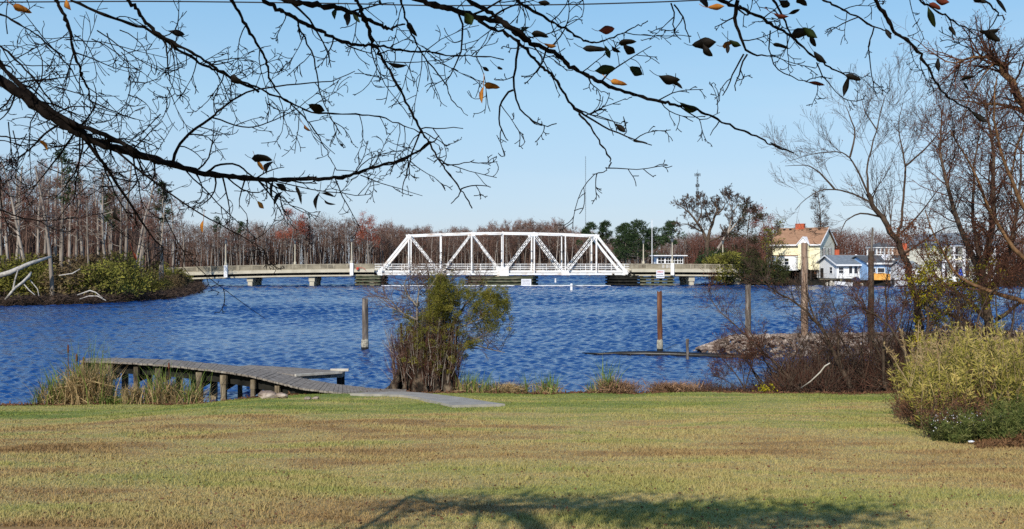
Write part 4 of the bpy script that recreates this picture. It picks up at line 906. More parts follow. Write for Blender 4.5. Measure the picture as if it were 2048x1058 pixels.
def wetfoot(t, r, z0, z1, zb, lean=0):
    MB().lathe([(r * 1.16, -.5), (r * 1.18, .1), (r * 1.08, z0)], (0, 0, 0), 11).build('wet_foot', M['wet'], t)
    MB().lathe([(r * 1.10, z0 + .002), (r * 1.22, z0 + .08), (r * 1.16, z1), (r * .9, zb)], (lean * z1, 0, 0), 11).build('encrusted_band', M['barnacle'], t)
t, _ = piling('thick grey mooring post left of the cypress clump', 730, 598, 699, 41.2, .135, M['post_grey']); wetfoot(t, .135, .10, .36, .44)
t, _ = piling('rust-brown mooring post alone in open water right of centre', 1320, 583, 703, 40.2, .105, M['post_rust'], -.012); wetfoot(t, .105, .12, .42, .5, -.012)
t, _ = piling('short thin stake beside the floating log', 1375, 678, 722, 36.8, .055, M['post_grey'], -.01, .3); 
t, _ = piling('grey post at the tip of the rock jetty', 1496, 570, 690, 42.0, .13, M['post_grey'])
t, _ = piling('tall pale post rising against the yellow house', 1609, 487, 698, 40.0, .14, M['post_tan'], .0, .1)
t, _ = piling('tall dark pole beside the blue house, inside the bare thicket', 1742, 503, 700, 39.0, .12, M['bark_brown'], 0, .08)
MB().tube([(0, 0, _ - .4), (.04, 0, _ + .5), (.06, 0, EYE + (529 - 455) / F * 39)], [.05, .045, .035], 7).build('iron_pipe', M['post_grey'], t)
# floating log
b = MB(); pp = [(1165, 711), (1200, 713), (1240, 712), (1290, 713), (1340, 714), (1400, 716), (1445, 718), (1500, 721)]
pts = []
for px, py in pp:
    d = EYE / (py - 3 - 529) * F; pts.append(((px - 1024) / F * d, d, .04))
b.tube(pts, [.02, .05, .085, .12, .12, .11, .12, .13], 9); tag(b.build('floating_log', M['wet'], smooth=True), 'long black waterlogged log lying in front of the jetty', 'log')
# rock jetty
def rock(g, c, s_):
    n = 5; V = []; Fc = []; k = 7
    for i, (rr, z) in enumerate(((.55, -.5), (1, -.15), (.85, .35), (.4, .55))):
        for j in range(k): a = 2 * pi * j / k + g.uniform(-.2, .2); q = rr * g.uniform(.75, 1.15); V.append((cos(a) * q, sin(a) * q * .8, z + g.uniform(-.12, .12)))
    Fc = [(i * k + j, i * k + (j + 1) % k, (i + 1) * k + (j + 1) % k, (i + 1) * k + j) for i in range(3) for j in range(k)] + [tuple(range(3 * k, 4 * k))]
    V = np.array(V) * s_ * np.array((1, 1, .8)); R = np.array(Matrix.Rotation(g.uniform(0, 6.28), 3, 'Z') @ Matrix.Rotation(g.uniform(-.5, .5), 3, 'X')); return V @ R.T + c, Fc
g = np.random.RandomState(77); b = MB()
for i in range(2900):
    u = g.uniform(0, 1); xx = 7.4 + 15 * u; yc = 39.4 + 3.0 * u; hw = 1.0 + .7 * min(1, u * 6); q = g.uniform(-1, 1); h = (.72 * min(1, .35 + u * 7) * (1 - abs(q) ** 1.6)); s_ = g.uniform(.05, .15)
    V, Fc = rock(g, np.array((xx, yc + q * hw * 1.4, h - .05)), s_); b.add(V, Fc)
tag(b.build('rock_jetty', M['rock']), 'low jetty of broken pale rock running out from the right shore', 'rock jetty', kind='stuff')
# ------------------------------------------------------------------ path and boardwalk
def ribbon(L, R, zl, zr): return [(*p, z) for p, z in zip(L, zl)], [(*p, z) for p, z in zip(R, zr)]
def on_lawn(px, py):
    d = 20.0
    for _ in range(30): x = (px - 1024) / F * d; z = float(ground_z(x, d)); d = .5 * d + .5 * (EYE - z) * F / (py - 529)
    x = (px - 1024) / F * d; d = min(d, float(shore_y(x)) - .15); x = (px - 1024) / F * d; return x, d, float(ground_z(x, d))
nearE = [(700, 791), (760, 793), (800, 794), (840, 800), (872, 808), (905, 815.5)]
farE = [(800, 786.5), (850, 790), (890, 795), (930, 800), (975, 808), (1010, 813)]
A = [on_lawn(*p) for p in nearE]; B = [on_lawn(*p) for p in farE]; b = MB(); n = len(A)
V = [(x, y, z + .05) for x, y, z in A] + [(x, y, z + .05) for x, y, z in B] + [(x, y, z - .1) for x, y, z in A] + [(x, y, z - .1) for x, y, z in B]
Fc = []
for i in range(n - 1): Fc += [(i, i + 1, n + i + 1, n + i), (2 * n + i, 2 * n + i + 1, i + 1, i), (n + i, n + i + 1, 3 * n + i + 1, 3 * n + i)]
Fc += [(n - 1, 3 * n - 1, 4 * n - 1, 2 * n - 1)]
b.add(V, Fc); struct(b.build('path', M['slab']), 'short concrete path joining the boardwalk')
bw = thing('boardwalk', 'weathered grey timber boardwalk curving out over the reeds', 'boardwalk', (0, 0, 0))
NE = np.array([(-11.25, 26.0, 1.0), (-10.2, 25.7, 1.0), (-8.77, 25.15, .98), (-7.83, 24.8, .93), (-7.0, 24.55, .87), (-6.39, 24.35, .80), (-5.69, 24.1, .68), (-4.97, 23.75, .56), (-3.83, 23.3, .50), (-3.0, 23.0, .50), (-2.45, 22.95, .53)])
FE = np.array([(-11.4, 26.75, 1.0), (-10.4, 26.75, 1.0), (-9.05, 26.5, .98), (-8.15, 26.25, .93), (-7.15, 26.0, .87), (-6.35, 25.75, .78), (-5.65, 25.45, .68), (-4.96, 25.15, .58), (-4.1, 24.7, .52), (-3.3, 24.2, .50), (-2.5, 23.75, .53)])
u = np.linspace(0, 10, 96); NEi = np.stack([np.interp(u, range(11), NE[:, k_]) for k_ in range(3)], 1); FEi = np.stack([np.interp(u, range(11), FE[:, k_]) for k_ in range(3)], 1)
g = np.random.RandomState(9); b = MB()
for i in range(95):
    a0, a1, c0, c1 = NEi[i], NEi[i] + (NEi[i + 1] - NEi[i]) * .93, FEi[i], FEi[i] + (FEi[i + 1] - FEi[i]) * .93; dz = g.uniform(-.006, .006); ex = g.uniform(-.03, .02)
    n_ = (a0 - c0) / np.linalg.norm(a0 - c0); a0 = a0 + n_ * ex; a1 = a1 + n_ * ex
    V = [a0, a1, c1, c0]; V = [v + (0, 0, dz) for v in V] + [v + (0, 0, dz - .045) for v in V]
    b.add(V, [(0, 1, 2, 3), (7, 6, 5, 4), (0, 4, 5, 1), (1, 5, 6, 2), (2, 6, 7, 3), (3, 7, 4, 0)])
b.build('deck', M['deck_wood'], bw)
for E, off in ((NE, .30), (FE, -.25), ((NE + FE) / 2, 0)):
    b = MB()
    for p, q in zip(E[:-2], E[1:-1]): b.bar((p[0], p[1] + off, p[2] - .185), (q[0], q[1] + off, q[2] - .185), .08, .27)
    b.build('stringer', M['timber_black'], bw)  # black colour stands in for shade under the overhanging deck boards
g = np.random.RandomState(10)
for i, (px, near) in enumerate([(168, 1), (207, 0), (223, 1), (276, 1), (320, 1), (358, 0), (402, 1), (450, 1), (508, 1), (557, 1), (185, 0), (250, 0), (300, 0), (388, 0), (428, 0), (480, 0), (535, 0)]):
    E = NE if near else FE; d = 25.2
    for _ in range(6): x = (px - 1024) / F * d; d = float(np.interp(x, E[:, 0], E[:, 1])) + (.22 if near else -.2)
    zt = float(np.interp(x, E[:, 0], E[:, 2])) - .05; r = g.uniform(.065, .095)
    k = 8; V = []
    for z, q in ((-.8, 1.0), (.0, 1.05), (.3, .95), (zt - .3, 1.0), (zt - .28, 1.12), (zt - .06, 1.05)):
        for j in range(k): a = 2 * pi * j / k; V.append((x + cos(a) * r * q * g.uniform(.92, 1.08), d + (-.1 if near else 0) + sin(a) * r * q, z))
    b = MB().add(V, [(m_ * k + j, m_ * k + (j + 1) % k, (m_ + 1) * k + (j + 1) % k, (m_ + 1) * k + j) for m_ in range(5) for j in range(k)] + [tuple(range(5 * k, 6 * k))]); b.build('piling', M['piling_wood'], bw)
    if near:
        c_ = float(np.interp(x, FE[:, 0], FE[:, 1])); MB().bar((x, d - .05, zt - .36), (x - .1, c_, zt - .36), .07, .2).build('cross_beam', M['timber_black'], bw)
# platform behind the boardwalk
pf = thing('dock_platform', 'low grey landing platform behind the boardwalk bend', 'dock', (0, 0, 0))
def PZ(px, py, z): d = (EYE - z) * F / (py - 529); return ((px - 1024) / F * d, d, z)
q = [PZ(470, 733, .62), PZ(500, 730, .62), PZ(588, 735, .62), PZ(690, 742, .55), PZ(684, 746, .55), PZ(592, 750, .62)]
b = MB(); V = q + [(x, y, z - .12) for x, y, z in q]; n = 6; b.add(V, [tuple(range(n))] + [(i, n + i, n + (i + 1) % n, (i + 1) % n) for i in range(n)]); b.build('deck', M['deck_wood'], pf)
b = MB(); b.bar((q[4][0], q[4][1] - .1, .58), (q[5][0], q[5][1] - .08, .62), .07, .06); b.bar((q[3][0] - .4, q[3][1], .58), (q[3][0] + .1, q[3][1], .58), .09, .07); b.build('edge_board', M['rock_pale'], pf)
for p in (q[1], q[3], q[4], q[5]): MB().tube([(p[0] * .99 - .15, p[1] + .15, -.8), (p[0] * .99 - .15, p[1] + .15, .5)], .07, 7).build('piling', M['timber_black'], pf)
# stones at the waterline
g = np.random.RandomState(31)
for i, (px, py, s_, lab) in enumerate([(536, 797, .24, 'squarish pale stone block under the boardwalk'), (564, 797, .17, 'flat pinkish stone just right of the square block'), (615, 800, .10, 'small whitish stone chunk at the lawn edge'), (632, 799, .09, 'tiny white stone right of the small chunk'), (862, 773, .0, ''), (1153, 778, .13, 'lone brown shore stone between the reed tufts')]):
    if not s_: continue
    x, y, z = on_lawn(px, py); V, Fc = rock(g, np.array((0, 0, 0)), 1); V = V * np.array((s_ * 1.1, s_ * .7, s_ * .75)); o = MB().add(V, Fc).build('shore_stone', M['rock'], loc=(x, y, z + s_ * .35)); tag(o, lab, 'stone')

# ------------------------------------------------------------------ reeds along the near shore
def reeds(seed, px, py, w, h, ng, nd, name, label, bent=.35, d=None, mat_d='reed_dry', cat='reeds', heads=()):
    """w, h in metres; ng green blades, nd dry ones"""
    x, y, z = on_lawn(px, py) if d is None else ((px - 1024) / F * d, d, 0.0)
    y = min(y, float(shore_y(x)) - .30); x = (px - 1024) / F * y; z = float(ground_z(x, y))
    h *= 1.25; nd = int(nd * 1.3); g = np.random.RandomState(seed); t = thing(name, label, cat, (x, y, z))
    def blades(n, hh, ln, wd):
        A = np.stack([g.normal(size=n) * w * .42, g.normal(size=n) * .16, np.full(n, -.06)], 1); le = g.normal(size=(n, 2)) * ln * hh
        return MB().blades(A, hh * g.uniform(.45, 1.2, n), le, g.uniform(.014, .030, n), g)
    if nd:
        b = blades(nd, h * .62, bent, .012); n = nd // 2; A = np.stack([g.normal(size=n) * w * .45, g.normal(size=n) * .2, g.uniform(0, h * .35, n)], 1); D = g.normal(size=(n, 3)) * (.22, .16, .16); b.slivers(A, A + D * h * .8, .026, g); b.build('dry_blades', M[mat_d], t)
    if ng: blades(ng, h, .22, .012).build('green_blades', M['reed_green'], t)
    for hx, hh in heads:
        q = t.children[0]; s_ = MB(); s_.tube([(hx, 0, 0), (hx + .01, 0, hh * .6), (hx - .01, 0, hh)], .006, 4); s_.lathe([(.008, hh * .86), (.022, hh * .87), (.022, hh * .98), (.006, hh)], (hx - .005, 0, 0), 7); s_.build('seed_head', M['cattail'], t)
    return t
reeds(301, 74, 806, .10, .55, 34, 8, 'reed_tuft', 'slim green reed tuft standing alone near the left edge of the photo')
reeds(302, 108, 806, .3, .9, 90, 130, 'reed_tuft', 'green and straw reed tuft second from the left edge of the photo')
reeds(303, 140, 806, .35, 1.1, 80, 260, 'cattail_clump', 'straw coloured cattail clump with the tallest brown seed head', heads=((-.04, 1.5),))
reeds(304, 180, 805, .60, 1.6, 90, 700, 'cattail_clump', 'large heap of dry tan cattails over the boardwalk end', .22, heads=((-.32, 1.25), (-.15, 1.18)))
reeds(305, 225, 808, .5, .45, 30, 240, 'grass_mound', 'low olive mound of matted grass before the boardwalk end', .6, mat_d='reed_green', cat='grass')
reeds(306, 268, 802, .3, .85, 16, 130, 'reed_tuft', 'sparse broken tan reeds under the boardwalk middle', .25)
reeds(307, 300, 806, .12, .85, 26, 22, 'reed_tuft', 'tall thin green reed spray in front of the boardwalk')
reeds(308, 330, 806, .42, 1.1, 90, 260, 'reed_tuft', 'mixed green and straw reeds at the middle of the boardwalk', .22, heads=((.1, 1.05),))
reeds(309, 384, 800, .36, .9, 60, 110, 'reed_tuft', 'bright green reed tuft right of the mixed boardwalk reeds', .5)
reeds(310, 940, 783, .42, .62, 120, 150, 'reed_tuft', 'upright green reeds touching the right side of the cypress clump', .25)
reeds(311, 978, 783, .30, .45, 60, 110, 'reed_tuft', 'green reeds second to the right of the cypress clump', .3)
reeds(312, 1018, 783, .45, .5, 10, 420, 'grass_mound', 'tangled tan reed mound with curling stems', .8)
reeds(313, 1051, 781, .10, .55, 26, 8, 'reed_tuft', 'single thin green reed right of the tangled tan mound', .15)
reeds(314, 1095, 781, .36, .60, 90, 120, 'reed_tuft', 'bushy green reed tuft between the tangled mound and the lone stone', .45)
reeds(315, 1183, 780, .16, .36, 40, 30, 'reed_tuft', 'short bright green tuft left of the first brown mound', .4)
reeds(316, 1214, 780, .26, .85, 60, 60, 'reed_tuft', 'tall green reed with brown bent stems by the first brown mound', .5)
reeds(317, 1235, 780, .5, .60, 0, 500, 'grass_mound', 'brown dome of dead grass left of the larger reddish mound', .7, mat_d='reed_brown', cat='dead grass')
reeds(318, 1345, 779, .62, .55, 0, 800, 'grass_mound', 'wide reddish brown dome of dead grass on the shore', .75, mat_d='reed_brown', cat='dead grass')
# strip of leaf litter along the edge of the lawn
g = np.random.RandomState(41); n = 16000; X = g.uniform(-14, 9.5, n); Y = shore_y(X) - .25 + g.normal(size=n) * .28; Z = ground_z(X, Y); k_ = Z > -.05; X, Y, Z = X[k_], Y[k_], Z[k_]
D = g.normal(size=(len(X), 3)); D[:, 2] = D[:, 2] * .35 + .1
b = MB().leaves(np.stack([X, Y, Z + .01], 1), D, g.uniform(.04, .13, len(X)), .035, g); tag(b.build('leaf_litter', M['leaflitter']), 'brown leaf litter and dead stems washed along the lawn edge', 'leaf litter', kind='stuff')

# ------------------------------------------------------------------ cypress clump in the centre
cy = thing('cypress_clump', 'bushy stump-sprouted cypress clump on the shore in the centre', 'tree', P(850, 785, 24.6) * (1, 1, 0) + (0, 0, .05))
O = np.array(cy.location); g = np.random.RandomState(55)
def Q(px, py, dd=0): return P(px, py, 24.6 + dd) - O
# flared root bases, many fluted feet
b = MB()
for i in range(80):
    px = g.uniform(784, 916); dd = g.uniform(-.35, .5); top = g.uniform(640, 740); r = g.uniform(.035, .07); cx_ = 850 + (px - 850) * .82
    b.tubes(np.array([[Q(850 + (px - 850) * 1.12, 792, dd * 1.3), Q(px, 768, dd), Q(cx_ + g.normal() * 3, 740, dd * .8), Q(cx_ + g.normal() * 5, top, dd * .8)]]), np.array([[r * 2.3, r * 1.5, r * .9, r * .45]]), 6)
b.tubes(np.array([[Q(768, 785), Q(795, 765), Q(812, 735), Q(822, 700)]]), np.array([[.05, .09, .10, .07]]), 7)
b.tubes(np.array([[Q(842, 785, -.3), Q(842, 730, -.3), Q(840, 690, -.25), Q(838, 660, -.2)]]), np.array([[.16, .10, .09, .06]]), 8)
b.build('root_flare', M['bark_root'], cy, smooth=True)
# main stems
stems = [[(838, 780), (836, 720), (835, 660), (834, 610), (838, 580), (833, 560)], [(858, 780), (858, 700), (857, 640), (858, 590), (857, 550), (852, 520)], [(857, 580), (870, 560), (880, 547), (893, 530)], [(834, 612), (815, 590), (808, 570), (815, 552)], [(880, 780), (893, 700), (905, 650), (930, 610), (965, 575), (975, 560)], [(905, 720), (925, 695), (950, 680), (975, 665), (1000, 640)], [(895, 680), (920, 655), (955, 640), (985, 625)], [(870, 780), (872, 700), (880, 640), (890, 590), (900, 560)], [(830, 650), (805, 625), (785, 605), (762, 585)], [(925, 700), (950, 690), (985, 700), (1010, 705)], [(835, 640), (810, 628), (790, 618), (770, 610)]]
b = MB(); tips = []
for s_ in stems:
    dd = g.uniform(-.3, .3); pts = np.array([Q(x, y, dd) for x, y in s_]); r0 = .05 if s_[0][1] > 770 else .026; b.tube(pts, np.linspace(r0, .008, len(pts)), 6, False); tips.append(pts)
b.build('stem', M['bark_grey'], cy, smooth=True)
b = MB(); G = Grow(g, [5, 4], [40, 40], [.6, .55], [.6, .6], .3, .03, rmin=.0028)
for pts in tips:
    for q in range(1, len(pts)):
        for _ in range(4): 
            d_ = g.normal(size=3); d_[2] = abs(d_[2]) * .8; G.run(pts[q - 1] + (pts[q] - pts[q - 1]) * g.uniform(), d_, g.uniform(.35, .75), .009)
for l in G.lines: emit(b, l, 3)
b.build('twig', M['twig_far'], cy)
# reddish vertical suckers crowding round the lower half
for nm_, n, mt_, rr_ in (('sucker_shoots', 1300, 'twig_redbrown', .005), ('dead_shoots', 260, 'bark_grey', .006)):
    px = 852 + np.clip(g.normal(size=n) * 34, -64, 64); dd = g.uniform(-.5, .5, n); py0 = g.uniform(690, 785, n); tilt = (px - 852) * g.uniform(.0, .35, n) + g.normal(size=n) * 7; hh = g.gamma(3.0, 19, n)
    A = np.stack([Q(a, c, e) for a, c, e in zip(px, py0, dd)]); B = np.stack([Q(a + k_, max(c - h, 600 + abs(a - 852) * .5 + g.uniform(0, 60)), e) for a, c, e, h, k_ in zip(px, py0, dd, hh, tilt)])
    mid = (A + B) / 2 + g.normal(size=A.shape) * .035; b = MB(); b.tubes(np.stack([A, mid, B], 1), np.stack([np.full(n, rr_), np.full(n, rr_ * .7), np.full(n, rr_ * .3)], 1), 3)
    m_ = n * 2; i = g.randint(0, n, m_); A2 = B[i] + (A[i] - B[i]) * g.uniform(0, .6, (m_, 1)); b.slivers(A2, A2 + g.normal(size=A2.shape) * (.12, .08, .12), .007, g)
    b.build(nm_, M[mt_], cy)
# olive green feathery crown, denser right of centre
C = []; R_ = []
for (x0, y0, rx, ry, m_) in ((885, 590, 27, 34, 60), (888, 640, 34, 30, 50), (872, 700, 52, 34, 44), (832, 650, 30, 34, 20), (880, 560, 22, 12, 12), (925, 590, 20, 16, 11), (980, 592, 26, 14, 22), (1000, 605, 16, 20, 14), (985, 625, 22, 16, 14), (975, 655, 24, 12, 10), (942, 685, 14, 7, 6), (875, 610, 20, 26, 20), (955, 620, 18, 22, 9)):
    for _ in range(m_ * 3): C.append(Q(x0 + g.normal() * rx * .62, y0 + g.normal() * ry * .6, g.normal() * .35)); R_.append(g.uniform(.03, .12))
clumps(g, np.array(C), np.array(R_), 62, .055, .012, .9).build('foliage', M['cypress_green'], cy)

# ------------------------------------------------------------------ trees and thicket on the right
def traced(name, label, cat, base, depth, stems, r0, child, barkm, twigm, seed, dvar=.5, leaf=None, nleaf=0, leafsize=.06, group=None, up=.08, per=5, tw=.003, smooth=True, leafrange=None):
    """tree whose main stems follow the photo; finer branching is grown from them"""
    g = np.random.RandomState(seed); bx_, by_ = base; O = P(bx_, by_, depth); t = thing(name, label, cat, tuple(O), 0, group)
    b = MB(); G = Grow(g, child[0], child[1], child[2], [.6] * len(child[0]), .26, up, rmin=tw)
    for s_ in stems:
        pts_px, ra, rb = s_[0], s_[1], s_[2]; dd0 = s_[3] if len(s_) > 3 else 0; dd1 = s_[4] if len(s_) > 4 else g.uniform(-dvar, dvar)
        m_ = len(pts_px); pts = np.array([P(x, y, depth + dd0 + (dd1 - dd0) * i / (m_ - 1)) - O for i, (x, y) in enumerate(pts_px)])
        # resample smoothly
        tt = np.linspace(0, m_ - 1, m_ * 3 - 2); pts = np.stack([np.interp(tt, range(m_), pts[:, k]) for k in range(3)], 1); sm = pts.copy(); sm[1:-1] = (pts[:-2] + 2 * pts[1:-1] + pts[2:]) / 4; pts = sm
        pts[1:-1] += g.normal(size=(len(pts) - 2, 3)) * ra * .25
        b.tube(pts, np.linspace(ra, rb, len(pts)), 7, False); L = np.linalg.norm(pts[-1] - pts[0]); skip = s_[5] if len(s_) > 5 else .3
        nb = int(per * L * (1 - skip)); 
        for _ in range(nb):
            f = g.uniform(skip, 1) * (len(pts) - 1); i = min(int(f), len(pts) - 2); q = pts[i] + (pts[i + 1] - pts[i]) * (f - i); tg = pts[i + 1] - pts[i]; tg /= np.linalg.norm(tg) + 1e-9
            ax = np.cross(tg, g.normal(size=3)); dd = rot_about(tg, ax, radians(g.normal(48, 12))); dd[2] += .15
            G.run(q, dd, g.uniform(.6, 1.25) * child[3], max(tw * 1.3, ra * .28 * (1 - .6 * f / len(pts))))
    b.build('trunk', M[barkm], t, smooth=smooth)
    c = MB(); [emit(c, l, 3) for l in G.lines]; c.build('crown', M[twigm], t)
    if leaf:
        T = np.array(G.tips)
        if leafrange: T = T[(T[:, 2] > leafrange[0]) & (T[:, 2] < leafrange[1])]
        i = g.randint(0, len(T), nleaf); l = MB(); D = g.normal(size=(nleaf, 3)) * .6 - (0, 0, .6); l.leaves(T[i] + g.normal(size=(nleaf, 3)) * .05, D, g.uniform(.6, 1.4, nleaf) * leafsize, leafsize * .45, g); l.build('leaf', M[leaf], t)
    return t
traced('spreading_tree', 'wide spreading bare tree with a broad rounded crown right of the bridge', 'tree', (1411, 530), 198, [
    ([(1411, 536), (1413, 505), (1415, 484)], .55, .42, 0, 0, .95), ([(1415, 484), (1401, 453), (1378, 425), (1361, 413)], .34, .08, 0, 0, .15), ([(1415, 484), (1424, 447), (1435, 419), (1430, 400)], .34, .08, 0, 2, .15),
    ([(1403, 462), (1395, 459), (1376, 447), (1358, 450)], .2, .06, 0, -2, .1), ([(1395, 445), (1404, 428), (1401, 404)], .18, .06, 0, 1, .1), ([(1424, 447), (1410, 420), (1415, 402)], .16, .05, 0, -2, .1), ([(1435, 430), (1450, 412), (1448, 400)], .16, .05, 0, 1, .1),
    ([(1415, 484), (1449, 470), (1478, 468)], .2, .06, 0, -2, .2), ([(1378, 425), (1372, 410), (1380, 402)], .12, .05, 0, 2, .1)], .5, ([6, 5, 3], [40, 38, 36], [.62, .58, .6], 2.2), 'bark_brown', 'twig_brown', 75, 2, None, 0, .3, per=1.7, tw=.028, up=.10)
traced('leaning_tree', 'pale-trunked bare tree leaning right beside the wide spreading tree', 'tree', (1421, 530), 194, [
    ([(1421, 536), (1435, 496), (1455, 467), (1478, 442), (1495, 415)], .34, .07, 0, 0, .3), ([(1455, 467), (1466, 425), (1480, 402)], .18, .05, 0, 1, .15), ([(1466, 425), (1458, 408), (1462, 398)], .12, .05, 0, -1, .1), ([(1478, 442), (1500, 440), (1512, 430)], .12, .05, 0, 1, .1)], .4, ([6, 5, 3], [40, 38, 36], [.62, .58, .6], 2.1), 'bark_grey', 'twig_brown', 76, 2, None, 0, .3, per=1.7, tw=.028, up=.08)
traced('bare_tree', 'tall fine-twigged bare tree leaning left beside the river', 'tree', (1850, 744), 28.5, [
    ([(1850, 760), (1846, 700), (1835, 620), (1826, 574), (1808, 508), (1790, 477), (1766, 435), (1742, 405), (1736, 387)], .12, .06, 0, 0, .55),
    ([(1790, 477), (1802, 453), (1807, 399), (1811, 332), (1802, 290), (1796, 250), (1806, 205)], .045, .008, 0, .6, .3),
    ([(1811, 332), (1839, 308), (1869, 278), (1880, 262)], .03, .01, 0, .8), ([(1736, 387), (1735, 356), (1736, 320), (1754, 260), (1766, 205), (1775, 185)], .034, .007, 0, .4),
    ([(1736, 387), (1718, 344), (1700, 314), (1675, 302), (1621, 308), (1579, 322)], .030, .006), ([(1742, 405), (1706, 387), (1669, 378), (1639, 380), (1609, 399), (1590, 420)], .030, .006),
    ([(1700, 314), (1712, 270), (1700, 230), (1690, 210)], .03, .008), ([(1669, 378), (1640, 345), (1615, 330), (1570, 332)], .03, .006), ([(1754, 260), (1730, 225), (1722, 195)], .02, .006), ([(1766, 435), (1720, 425), (1690, 440), (1680, 470)], .03, .008),
    ([(1790, 477), (1830, 440), (1860, 400), (1885, 370)], .032, .007), ([(1808, 508), (1850, 480), (1890, 455), (1930, 450)], .032, .007)],
    .15, ([6, 5], [30, 30], [.62, .6], 1.15), 'bark_brown', 'twig_brown', 71, .7, 'dry_leaf', 500, .05, per=4.6, up=.10, tw=.0034)
traced('tangled_tree', 'tangled vine-hung tree with tan limbs at the upper right corner', 'tree', (2100, 760), 22, [
    ([(2110, 780), (2100, 600), (2090, 420), (2075, 260), (2040, 190), (2010, 140), (1990, 120), (1950, 116), (1890, 122)], .16, .012, 0, 0, .3),
    ([(2080, 260), (2048, 217), (2010, 210), (1960, 206), (1900, 198)], .05, .01), ([(2095, 480), (2050, 420), (2010, 330), (1985, 240), (1995, 150)], .06, .012), ([(2100, 560), (2030, 500), (1980, 420), (1940, 330), (1900, 260)], .06, .01),
    ([(2100, 620), (2000, 590), (1920, 560), (1880, 500), (1850, 420)], .06, .01), ([(2060, 230), (2030, 300), (2020, 380), (2030, 450)], .03, .008), ([(1990, 122), (1960, 160), (1930, 210), (1925, 290)], .02, .006)],
    .16, ([5, 4], [45, 42], [.65, .6], .85), 'bark_warm', 'twig_redbrown', 72, .8, 'dry_leaf', 1500, .05, per=11, up=-.03, tw=.0032)
traced('tangled_tree', 'dark-stemmed tree behind the tangled one, dead brown leaves in its middle', 'tree', (1985, 735), 26, [
    ([(1985, 760), (1975, 640), (1965, 540), (1990, 430), (1985, 300), (1970, 200)], .14, .02, 0, 0, .2), ([(1965, 560), (1930, 480), (1900, 400), (1880, 300), (1885, 220)], .09, .012), ([(1975, 600), (2020, 500), (2040, 400), (2045, 260)], .09, .012),
    ([(1975, 640), (1920, 590), (1880, 560), (1830, 500)], .07, .01), ([(1990, 640), (2050, 600), (2120, 540)], .06, .01), ([(1965, 540), (1945, 440), (1950, 330), (1960, 240)], .06, .01), ([(1980, 680), (1930, 640), (1870, 620), (1830, 640)], .05, .01)],
    .14, ([5, 5], [42, 42], [.65, .6], .95), 'bark_brown', 'twig_redbrown', 73, .8, 'dry_leaf', 6500, .07, per=10, tw=.0038, leafrange=(1.2, 3.9))
traced('leafy_tree', 'small tree clothed in yellow-green leaves at the right thicket', 'tree', (1870, 735), 25, [
    ([(1845, 770), (1850, 700), (1858, 640), (1850, 600), (1860, 560), (1880, 520)], .05, .01, 0, 0, .1), ([(1858, 660), (1880, 630), (1920, 610), (1955, 600)], .03, .008, 0, 0, .1), ([(1855, 620), (1880, 590), (1920, 580), (1960, 560)], .03, .008, 0, .3, .1), ([(1850, 640), (1835, 600), (1830, 570)], .02, .006, 0, 0, .1)],
    .05, ([4, 3], [45, 42], [.6, .6], .5), 'bark_brown', 'twig_brown', 74, .3, 'yellow_leaf', 2300, .075, per=9, tw=.003)
# leaning stems of the thicket by the water
TH = [('two leaning bare stems rising left over the jetty tip', (1600, 770), 25.5, [([(1600, 775), (1560, 735), (1520, 700), (1480, 660), (1440, 625), (1415, 590)], .035, .006), ([(1580, 760), (1540, 730), (1515, 715), (1480, 690)], .025, .006)]),
      ('bare sapling with a thick stem leaning left before the pale post', (1700, 770), 25.5, [([(1700, 775), (1665, 700), (1640, 650), (1600, 610), (1560, 590), (1520, 560)], .06, .008), ([(1655, 680), (1625, 630), (1612, 580), (1610, 545)], .03, .006), ([(1690, 760), (1675, 700), (1678, 640), (1660, 590)], .03, .006)]),
      ('upright bare sapling in the thicket near the blue house', (1770, 770), 25, [([(1770, 775), (1765, 700), (1775, 640), (1770, 580), (1780, 530)], .04, .008), ([(1768, 700), (1800, 650), (1810, 600), (1830, 560)], .025, .006), ([(1765, 720), (1740, 670), (1735, 620), (1715, 580)], .025, .006)]),
      ('dark sapling arching over the jetty right of the dark pole', (1825, 765), 24, [([(1825, 775), (1810, 700), (1780, 650), (1735, 620), (1700, 610)], .04, .006), ([(1815, 720), (1850, 670), (1900, 650), (1950, 660)], .03, .006)]),
      ('low bare bush left of the jetty on the lawn edge', (1490, 775), 25, [([(1490, 778), (1470, 745), (1450, 725), (1430, 700)], .018, .004), ([(1490, 778), (1500, 740), (1510, 710), (1530, 690)], .018, .004), ([(1480, 778), (1450, 760), (1420, 745)], .014, .004), ([(1490, 778), (1485, 740), (1475, 700)], .014, .004)]),
      ('pale-stemmed bare shrub at the right behind the cane thicket', (1960, 700), 22, [([(1960, 710), (1950, 650), (1975, 590), (2010, 560), (2040, 570)], .022, .006), ([(1990, 710), (1995, 640), (1990, 590), (2010, 540), (2045, 520)], .02, .006), ([(2010, 700), (2030, 640), (2020, 580)], .02, .006)])]
for i, (lab, base, d, st) in enumerate(TH):
    traced('bare_sapling' if i != 4 else 'bare_bush', lab, 'sapling' if i != 4 else 'bush', base, d, st, .05, ([5, 4], [42, 40], [.6, .6], .62 if i != 4 else .4), 'bark_brown', 'twig_redbrown' if i != 1 else 'twig_brown', 400 + i, .5, 'dry_leaf', 160, .05, per=13 if i != 4 else 30, tw=.003)
g0 = np.random.RandomState(808)
